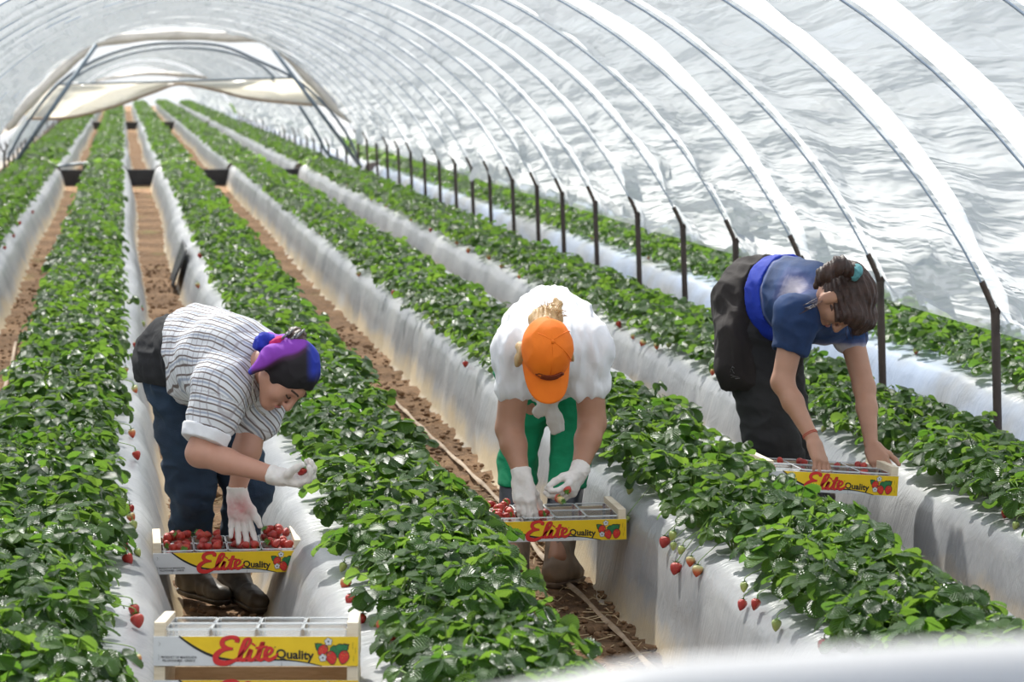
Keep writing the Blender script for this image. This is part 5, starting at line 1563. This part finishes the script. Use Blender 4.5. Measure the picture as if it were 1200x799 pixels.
# ================================================================== woman with the orange cap
def woman_cap():
    t = empty('person', (1.54, 10.6, 0), 0, 'woman bending forward in an orange cap, white tee and green trousers', 'person', 'strawberry pickers')
    B0 = -np.array(t.location)
    pel = P_(647, 402, 10.62); wst = P_(647, 396, 10.40); che = P_(646, 408, 10.12)
    shL = P_(608, 412, 10.02); shR = P_(688, 410, 10.02); nck = P_(643, 412, 9.93)
    elL = P_(597, 502, 10.02); elR = P_(694, 496, 10.02)
    wrL = P_(611, 556, 9.92); wrR = P_(679, 551, 9.90)
    hipL = P_(624, 440, 10.62); hipR = P_(672, 440, 10.62)
    anL = np.array([*onZ(603, 650, .10)[:2], .10]); anR = np.array([*onZ(654, 655, .10)[:2], .10])
    knL = P_(607, 540, 10.62); knR = P_(667, 540, 10.56)
    hc = P_(641, 413, 9.79)
    Rm = frame((0, -.35, -.95), (.01, -.93, .36))
    allp = [pel, wst, che, shL, shR, elL, elR, wrL, wrR, anL, anR, hc]
    lo, hi = bbox(allp, .22); s = SDF(lo, hi, .0052)
    s.cone(pel, wst, .125, .12, .05); s.cone(wst, che, .12, .12, .05); s.cone(shL, shR, .068, .068, .05); s.cone(che, nck, .10, .065, .05)
    for a, b, cc in ((hipL, knL, anL), (hipR, knR, anR)): s.cone(a, b, .085, .058, .03); s.cone(b, cc, .055, .038, .02)
    for a, b, cc in ((shL, elL, wrL), (shR, elR, wrR)):
        s.cone(a, b, .058, .049, .025); m = b + (cc - b) * .35; s.cone(b, m, .046, .045, .02); s.cone(m, cc, .045, .028, .02); s.cone(cc, cc + unit(cc - b) * .03, .025, .018, .02)
    T = head(s, hc, Rm, nck, .055, ())
    sdf_obj('body', s, M_SKIN2, t)
    # white tee
    lo, hi = bbox([pel, wst, che, shL, shR, elL, elR], .28); s = SDF(lo, hi, .006)
    s.cone(pel + [0, .02, 0], wst, .160, .165, .06); s.cone(wst, che, .170, .160, .06); s.cone(shL, shR, .090, .090, .06); s.cone(che, nck, .13, .085, .05)
    for a, b in ((shL, elL), (shR, elR)):
        u = unit(b - a); s.cone(a, a + u * .115, .082, .076, .05)
    s.plane(pel + [0, .08, -.03], (0, .96, -.28))
    for a, b, sg in ((shL, elL, -1), (shR, elR, 1)): pass
    b1 = folds(.007, 2.6, 2, (1.6, .8, .8)); b2 = folds(.006, 5.5, 3, (1.6, .5, .6)); bf = lambda V: b1(V) + b2(V)
    tee = sdf_obj('white_tee', s, M_WTEE, t, bf)
    # beige cloth at the waist with a knot hanging in front
    lo, hi = bbox([pel, wst, che], .26); s = SDF(lo, hi, .006)
    s.cone(pel + [0, -.02, -.055], wst + [0, -.02, -.055], .158, .155, .05); s.plane(pel + [0, 0, -.115], (0, .15, -1)); s.plane(wst + [0, -.02, 0], (0, -1, 0))
    sdf_obj('waist_cloth', s, M_BEIGE, t, folds(.006, 4, 3))
    k0 = P_(643, 468, 10.36)
    lo, hi = bbox([k0, P_(658, 510, 10.34)], .12); s = SDF(lo, hi, .005)
    s.cone(P_(618, 458, 10.38), k0, .022, .026, .02); s.cone(k0, P_(672, 456, 10.38), .024, .020, .02); s.ell(k0, np.eye(3), (.034, .025, .030), .015)
    s.cone(k0, P_(650, 492, 10.34), .022, .030, .015, fl=((.3, -1, 0), 2.2)); s.cone(P_(650, 492, 10.34), P_(654, 506, 10.34), .030, .032, .01, fl=((.3, -1, 0), 2.4)); s.cone(k0, P_(632, 482, 10.34), .02, .024, .015, fl=((.3, -1, 0), 2.2))
    s.plane(P_(652, 508, 10.34), unit([.25, 0, -1]))
    sdf_obj('knotted_cloth', s, M_OFFW, t, folds(.004, 8, 1))
    # trousers
    lo, hi = bbox([pel, hipL, hipR, knL, knR], .24); s = SDF(lo, hi, .006)
    s.cone(pel + [0, .02, -.05], (hipL + hipR) / 2, .150, .125, .05); s.cone(hipL + [-.04, 0, .03], hipR + [.03, 0, .03], .105, .105, .05)
    for a, b, cc in ((hipL, knL, anL), (hipR, knR, anR)):
        s.cone(a, b, .090, .072, .03); s.cone(b, b + (cc - b) * .5, .072, .071, .02)
    s.plane(P_(606, 566, 10.6), unit([0, 0, -1]))
    sdf_obj('green_trousers', s, M_GREENP, t, folds(.006, 3, 1, (1, 1, 2)))
    for an, toe, kn in ((anL, onZ(598, 668, 0), knL), (anR, onZ(682, 680, 0), knR)):
        a0 = np.array([an[0], an[1], 0])
        boot('boot', t, a0, np.array([toe[0], toe[1], 0]), kn + (an - kn) * .42, M_RUB2, M_RUB2, .054, .058)
        lo, hi = bbox([kn, an], .12); s = SDF(lo, hi, .006); s.cone(kn, kn + (an - kn) * .75, .067, .062, .02); s.plane(kn + (an - kn) * .62, unit(an - kn)); s.plane(kn + (an - kn) * .05, -unit(an - kn))
        sdf_obj('boot_shaft', s, M_NAVYR, t)
    # cap: crown, seams, button, peak and dark embroidery
    lo, hi = bbox([hc], .24); s = SDF(lo, hi, .004)
    s.ell(T(0, -.008, .020), Rm, (.087, .108, .106), .02)
    s.plane(T(0, 0, -.012), unit(Rm @ np.array([0, .18, -1.0])))
    cap = sdf_obj('cap', s, M_ORANGE, t, lambda V: .0016 * np.sin(((V - hc) @ Rm)[:, 0] * 30) + folds(.003, 5, 2)(V))
    nu, nv = 22, 12; Vp = []
    for j in range(nv):
        for i in range(nu):
            u = -1 + 2 * i / (nu - 1); v = j / (nv - 1)
            a = u * 1.38
            ex = (1 - abs(u) ** 4.5) * .080 * v
            Vp.append(T(.086 * math.sin(a) * (1 - .02 * v), -.008 + .106 * math.cos(a) + ex, -.004 - .030 * v * (1 - .35 * u * u) + .020 * (1 - u * u) - .016 * abs(u) ** 2))
    i = (np.arange(nv - 1)[:, None] * nu + np.arange(nu - 1)[None]).ravel()
    pk = mesh_np('peak', np.array(Vp) + B0, [np.stack([i, i + 1, i + nu + 1, i + nu], 1)], M_ORANGE, cap); pk.modifiers.new('th', 'SOLIDIFY').thickness = .005
    def on_cap(x, z, lift=.001):
        """point on the crown in front, x sideways, z up"""
        y = math.sqrt(max(0, 1 - (x / .087) ** 2 - ((z - .020) / .106) ** 2)) * .108 - .008
        n = unit(np.array([x / .087 ** 2, (y + .008) / .108 ** 2, (z - .02) / .106 ** 2])); return T(*(np.array([x, y, z]) + n * lift))
    mb = MB(); mb.tube([on_cap(.0, .1258, -.002), on_cap(0, .126, .006)], [.008, .005], 8); mb.build('button', M_ORANGE, cap, True).location = B0
    for az in (0, 1.05, -1.05, 2.09, -2.09, PI):
        mb = MB(); pts = []
        for ph in np.linspace(.08, 1.35, 12):
            d_ = np.array([math.sin(az) * math.sin(ph) * .087, math.cos(az) * math.sin(ph) * .108, math.cos(ph) * .106]); pts.append(T(*(d_ * 1.012 + [0, -.008, .020])))
        mb.tube(pts, .0016, 5); mb.build('seam', M_ORANGE, cap, True).location = B0
    mb = MB()
    for (x0, z0, x1, z1, w) in ((-.036, .052, .036, .052, .005), (-.046, .034, .046, .034, .006), (-.036, .052, -.046, .034, .005), (.036, .052, .046, .034, .005), (-.03, .043, .03, .043, .0065), (-.03, .024, .03, .024, .004)):
        mb.tube([on_cap(x0 + (x1 - x0) * q, z0 + (z1 - z0) * q, .002) for q in np.linspace(0, 1, 9)], w * .75, 6)
    mb.build('embroidery', M_ORDARK, cap, True).location = B0
    # hair: tail at the back of the cap, strands beside the face
    lo, hi = bbox([hc], .26); s = SDF(lo, hi, .004)
    s.cone(T(0, -.09, -.005), T(0, -.118, -.03), .05, .055, .03)
    tl = P_(645, 372, 9.86); s.cone(P_(641, 384, 9.83), tl, .030, .034, .02); s.cone(tl, P_(652, 357, 9.90), .033, .018, .02); s.cone(tl, P_(634, 366, 9.88), .026, .010, .02)
    for k in (-1, 1):
        s.cone(T(k * .080, .0, -.02), T(k * .094, .01, -.06), .018, .012, .02); s.cone(T(k * .075, -.03, -.03), T(k * .085, -.05, -.09), .022, .012, .02)
    s.cone(P_(613, 420, 9.82), P_(606, 428, 9.84), .016, .008, .015)
    sdf_obj('blond_hair', s, M_BLOND, t, lambda V: .005 * snoise(V * [3, 1, 1], 8, 2, 2), sm=0)
    mb = MB(); r = random.Random(5)
    for k in range(170):
        q = P_(643 + r.uniform(-7, 9), 374 + r.uniform(-8, 10), 9.86 + r.uniform(-.03, .03)); e = np.array([r.uniform(-.035, .04), r.uniform(-.03, .03), r.uniform(0, .05)])
        mb.tube(spline([q, q + e * .6 + [0, 0, .01], q + e], 3), .0015, 3)
    for k in range(90):
        sd_ = r.choice((-1, 1)); q = T(sd_ * .085, r.uniform(-.04, .03), r.uniform(-.05, .0)); e = np.array([sd_ * r.uniform(.01, .04), r.uniform(-.02, .02), r.uniform(-.03, .02)])
        mb.tube(spline([q, q + e * .5 + [0, 0, .008], q + e], 3), .0012, 3)
    o = mb.build('loose_strands', M_BLOND, t, True); o.location = B0; o['kind'] = 'stuff'
    # gloves
    dL = unit(P_(617, 604, 9.86) - wrL); dR = unit(P_(661, 590, 9.80) - wrR)
    lo, hi = bbox([wrL, wrL + dL * .2], .10); s = SDF(lo, hi, .0028)
    s.cone(wrL - dL * .022, wrL + dL * .01, .036, .033, .01); s.plane(wrL - dL * .020, -dL)
    hand(s, wrL + dL * .012, dL, (.25, .9, -.25), 1, [(.35, .45, .25), (.25, .35, .25), (.3, .4, .3), (.35, .5, .3)], .015, 1.0, (.2, .3, .3), (.75, .5, .45), .0012)
    sdf_obj('glove', s, M_GLOVE, t, folds(.0012, 14, 2))
    lo, hi = bbox([wrR, wrR + dR * .2], .11); s = SDF(lo, hi, .0028)
    s.cone(wrR - dR * .022, wrR + dR * .01, .036, .033, .01); s.plane(wrR - dR * .020, -dR)
    hand(s, wrR + dR * .012, dR, (-.85, .15, -.25), -1, [(.65, .8, .5), (.7, .8, .5), (.7, .85, .5), (.7, .9, .5)], .015, 1.0, (.1, .35, .35), (.80, .45, .60), .0012)
    sdf_obj('glove', s, M_GLOVE, t, folds(.0012, 14, 3))
    for (x, y, Y, k, rot) in ((655, 583, 9.76, 0, (1.2, .3, 0)), (664, 576, 9.75, 0, (2.2, .8, 0)), (660, 587, 9.74, 1, (1.8, -.6, .5))):
        b = add_berry(None, P_(x, y, Y), .034, k, rot); tag(b, 'berry clutched in the gloved hand of the orange cap woman', 'strawberry', 'berries clutched by the orange cap woman')
    return t
woman_cap()
# ================================================================== dark haired woman in the tie-dye shirt
def woman_dark():
    t = empty('person', (2.66, 10.9, 0), 0, 'dark haired woman with a ponytail bending in a blue tie-dye shirt and black trousers', 'person', 'strawberry pickers')
    B0 = -np.array(t.location)
    pel = P_(889, 350, 10.95); wst = P_(918, 346, 10.82); che = P_(950, 352, 10.62)
    shN = P_(933, 370, 10.38); shF = P_(990, 366, 10.72); nck = P_(968, 362, 10.48)
    elN = P_(917, 448, 10.36); wrN = P_(952, 514, 10.24)
    elF = P_(1013, 455, 10.58); wrF = P_(1021, 521, 10.44)
    hipN = P_(876, 385, 10.88); hipF = P_(906, 385, 11.02)
    knN = P_(903, 510, 10.80); knF = P_(918, 505, 10.98)
    anN = np.array([2.635, 10.86, .09]); anF = np.array([2.71, 11.05, .09])
    hc = P_(990, 350, 10.36)
    Rm = frame((.05, -.12, -1), (.80, -.55, .12)); f, c = Rm[:, 1], Rm[:, 2]
    allp = [pel, wst, che, shN, shF, elN, wrN, elF, wrF, anN, anF, hc]
    lo, hi = bbox(allp, .22); s = SDF(lo, hi, .0042)
    s.cone(pel, wst, .115, .105, .05); s.cone(wst, che, .105, .11, .05); s.cone(shN, shF, .060, .060, .05); s.cone(che, nck, .09, .055, .05)
    for a, b, cc in ((hipN, knN, anN), (hipF, knF, anF)): s.cone(a, b, .078, .055, .03); s.cone(b, cc, .052, .036, .02)
    for a, b, cc in ((shN, elN, wrN), (shF, elF, wrF)):
        s.cone(a, b, .050, .041, .025); m = b + (cc - b) * .35; s.cone(b, m, .040, .038, .02); s.cone(m, cc, .038, .0245, .02)
    T = head(s, hc, Rm, nck, .050)
    dN = unit(P_(967, 556, 10.16) - wrN); dF = unit(P_(1034, 548, 10.33) - wrF)
    hand(s, wrN + dN * .012, dN, (-.55, .8, .1), 1, [(.15, .35, .25), (.25, .4, .3), (.35, .45, .3), (.45, .5, .3)], .05, .98, (.05, .15, .2), (.8, .65, .2))
    hand(s, wrF + dF * .012, dF, (.35, .85, -.3), 1, [(.3, .6, .4), (.35, .7, .4), (.4, .7, .4), (.45, .8, .4)], .03, .98, (.1, .3, .3), (.8, .6, .2))
    sdf_obj('body', s, M_SKIN3, t)
    mb = MB(); mb.tube(spline([T(-.020, .0925, -.074), T(-.008, .0955, -.072), T(.008, .0955, -.072), T(.020, .0925, -.074)], 4), [.0022] + [.0042] * 11 + [.0022], 6); mb.build('lips', M_LIP, t, True).location = B0
    # trousers
    lo, hi = bbox([pel, hipN, hipF, knN, knF, anN, anF], .2); s = SDF(lo, hi, .006)
    s.cone(pel, (hipN + hipF) / 2, .125, .12, .05)
    for a, b, cc in ((hipN, knN, anN), (hipF, knF, anF)):
        s.cone(a, b, .112, .096, .05); s.cone(b, b + (cc - b) * .80, .094, .080, .04)
    s.plane(anN + [0, 0, .02], (0, 0, -1))
    sdf_obj('trousers', s, M_BLACK2, t, folds(.008, 2.8, 2, (1, 1, 2)))
    for an, d in ((anN, (.16, -.10)), (anF, (.17, -.06))):
        a0 = np.array([an[0], an[1], 0]); boot('boot', t, a0, a0 + np.array([d[0], d[1], 0]), an + [0, 0, .12], M_RUB, M_RUB, .05, .055)
    # dark jacket tied round the hips
    lo, hi = bbox([pel, wst, hipN, P_(862, 450, 10.8)], .26); s = SDF(lo, hi, .006)
    ax = unit(wst - pel)
    s.cone(pel - ax * .01, wst, .160, .150, .05); s.cone(pel + [-.015, -.02, -.02], P_(872, 420, 10.83), .150, .118, .06); s.cone(P_(880, 395, 10.82), P_(866, 432, 10.80), .125, .085, .05)
    s.cone(P_(905, 380, 10.86), P_(915, 420, 10.84), .10, .09, .05)
    s.plane(P_(906, 345, 10.9) + ax * .03, ax + np.array([0, 0, .05])); s.plane(P_(862, 457, 10.8), (-.06, 0, -1))
    jk = sdf_obj('jacket', s, M_BRBLK, t, folds(.009, 2.6, 4, (2.2, 1, .8)))
    mb = MB(); Y_ = 10.665; r = random.Random(3)
    for (pts) in ([(848, 441), (853, 434), (858, 437), (861, 441)], [(847, 446), (856, 445), (864, 446)], [(849, 450), (860, 449), (864, 450)], [(855, 432), (858, 430), (862, 433)]):
        mb.tube(spline([P_(x, y, Y_) for x, y in pts], 4), .0012, 5)
    # embroidery follows the jacket: drop the strokes onto its surface
    o = mb.build('embroidery', simple('grey_thread', (.20, .19, .19), None, 1, .8), jk, True); o.location = B0
    from mathutils.bvhtree import BVHTree
    bv = BVHTree.FromPolygons([v.co.copy() for v in jk.data.vertices], [tuple(p.vertices) for p in jk.data.polygons])
    for v in o.data.vertices:
        hit = bv.find_nearest(v.co + Vector(B0))
        if hit[0] is not None: v.co = hit[0] + hit[1] * .002 * (1 + .0 * v.co.x) - Vector(B0)
    # blue shirt band under the tee
    lo, hi = bbox([pel, wst, che], .24); s = SDF(lo, hi, .006)
    s.cone(wst - ax * .03, wst + ax * .03, .156, .150, .05); s.cone(wst + [0, 0, -.02], wst + ax * .02 + [0, 0, -.04], .150, .145, .05)
    s.plane(wst - ax * .035, -ax); s.plane(wst + ax * .045, ax)
    sdf_obj('blue_undershirt', s, M_BLUE, t, folds(.004, 5, 1))
    # tie-dye tee
    lo, hi = bbox([wst, che, shN, shF, elN, elF], .24); s = SDF(lo, hi, .006)
    s.cone(wst + ax * .02, che, .146, .142, .06); s.cone(shN, shF, .078, .078, .06); s.cone(che, nck, .12, .072, .05)
    uN, uF = unit(elN - shN), unit(elF - shF)
    s.cone(shN, shN + uN * .110, .076, .072, .04); s.cone(shF, shF + uF * .10, .076, .070, .04)
    s.cone(che + [-.01, 0, -.05], che + [.05, -.02, -.08], .10, .085, .05)
    s.plane(wst + ax * .032, -ax); s.plane(shN + uN * .140, uN)
    def mixv(V):
        q = V - che
        return np.clip(.16 + .55 * np.exp(-(((V - P_(925, 335, 10.5)) ** 2).sum(1)) / .010) + .35 * np.exp(-(((V - P_(950, 480, 10.5)) ** 2).sum(1)) / .02) + .45 * np.clip((.02 - np.abs((V - wst) @ ax - .06)) * 40, 0, 1) + .5 * np.clip((-q[:, 2] - .125) * 20, 0, 1) * (q[:, 0] > .0), 0, 1)
    sdf_obj('tie_dye_tee', s, M_TIE, t, folds(.006, 3, 2, (1, 1, 1.6)), {'mixv': mixv})
    # hair
    lo, hi = bbox([hc], .2); s = SDF(lo, hi, .004)
    s.ell(T(0, -.014, .018), Rm, (.088, .106, .104), .02)
    for k in (-1, 1): s.cone(T(k * .062, .050, .055), T(k * .070, .072, -.005), .034, .016, .03)
    s.cone(T(-.05, .075, .06), T(.05, .075, .06), .038, .038, .03); s.cone(T(-.01, .088, .07), T(.02, .125, .045), .034, .014, .03)
    s.cone(T(0, -.08, -.03), T(0, -.085, -.06), .05, .04, .03)
    s.ell(T(0, .105, -.035), Rm, (.070, .075, .068), .02, op='s')
    for k in (-1, 1): s.ell(T(k * .088, .012, -.028), Rm, (.020, .020, .027), .012, op='s')
    pt = P_(1000, 319, 10.27)
    s.cone(T(0, -.09, .03), pt, .045, .022, .03); s.cone(pt, P_(984, 311, 10.25), .022, .032, .02); s.cone(P_(984, 311, 10.25), P_(967, 321, 10.25), .032, .030, .02); s.cone(P_(967, 321, 10.25), P_(957, 335, 10.28), .026, .012, .02)
    def strands(V):
        q = (V - hc) @ Rm; a = np.arctan2(q[:, 0], q[:, 2] + .05)
        return .0028 * np.sin(a * 34 + 3 * np.sin(q[:, 1] * 30)) + .0016 * np.sin(a * 71 + q[:, 1] * 40)
    hr = sdf_obj('hair', s, M_BROWNH, t, strands, sm=1)
    mb = MB(); r = random.Random(9)
    for k in range(34):
        a = r.uniform(-.5, 1.4); q = T(-.07 + .06 * r.random(), .05 + .05 * r.random(), -.02 + .08 * r.random()); e = np.array([r.uniform(-.01, .03), r.uniform(-.02, .0), -r.uniform(.03, .075)])
        mb.tube(spline([q, q + e * .5 + [r.uniform(-.01, .01), 0, 0], q + e], 3), [.0014] * 6 + [.0006], 3)
    for k in range(8):
        q = P_(955 + r.uniform(-4, 4), 352 + r.uniform(-6, 10), 10.29); e = np.array([r.uniform(-.05, .0), r.uniform(-.01, .01), r.uniform(-.03, .015)])
        mb.tube(spline([q + [.03, .03, .01], q, q + e], 3), .0012, 3)
    o = mb.build('loose_strands', M_BROWNH, t, True); o.location = B0; o['kind'] = 'stuff'
    s = SDF(pt - .08, pt + .08, .0035)
    for a in np.linspace(0, 2 * PI, 9)[:-1]:
        q = pt + np.array([.006, -.012, 0]) + .017 * (math.cos(a) * unit([.3, -1, .2]) + math.sin(a) * unit([.3, .2, 1])); s.ell(q, np.eye(3), (.014, .014, .014), .008)
    sdf_obj('scrunchie', s, M_TEAL, hr, folds(.003, 20, 1))
    mb = MB()
    for d in (.004, .010):
        ring = []
        u1 = unit(np.cross(uN, (0, 1, 0))); dd = unit(wrN - elN); u1 = unit(np.cross(dd, (0, 1, 0))); u2 = np.cross(dd, u1)
        for a in np.linspace(0, 2 * PI, 18): ring.append(wrN - dd * (d + .012) + (u1 * math.cos(a) + u2 * math.sin(a)) * .0275)
        mb.tube(ring, .0022, 5)
    mb.build('bracelet', simple('red_thread', (.45, .10, .06), None, 1, .7), t, True).location = B0
    return t
woman_dark()
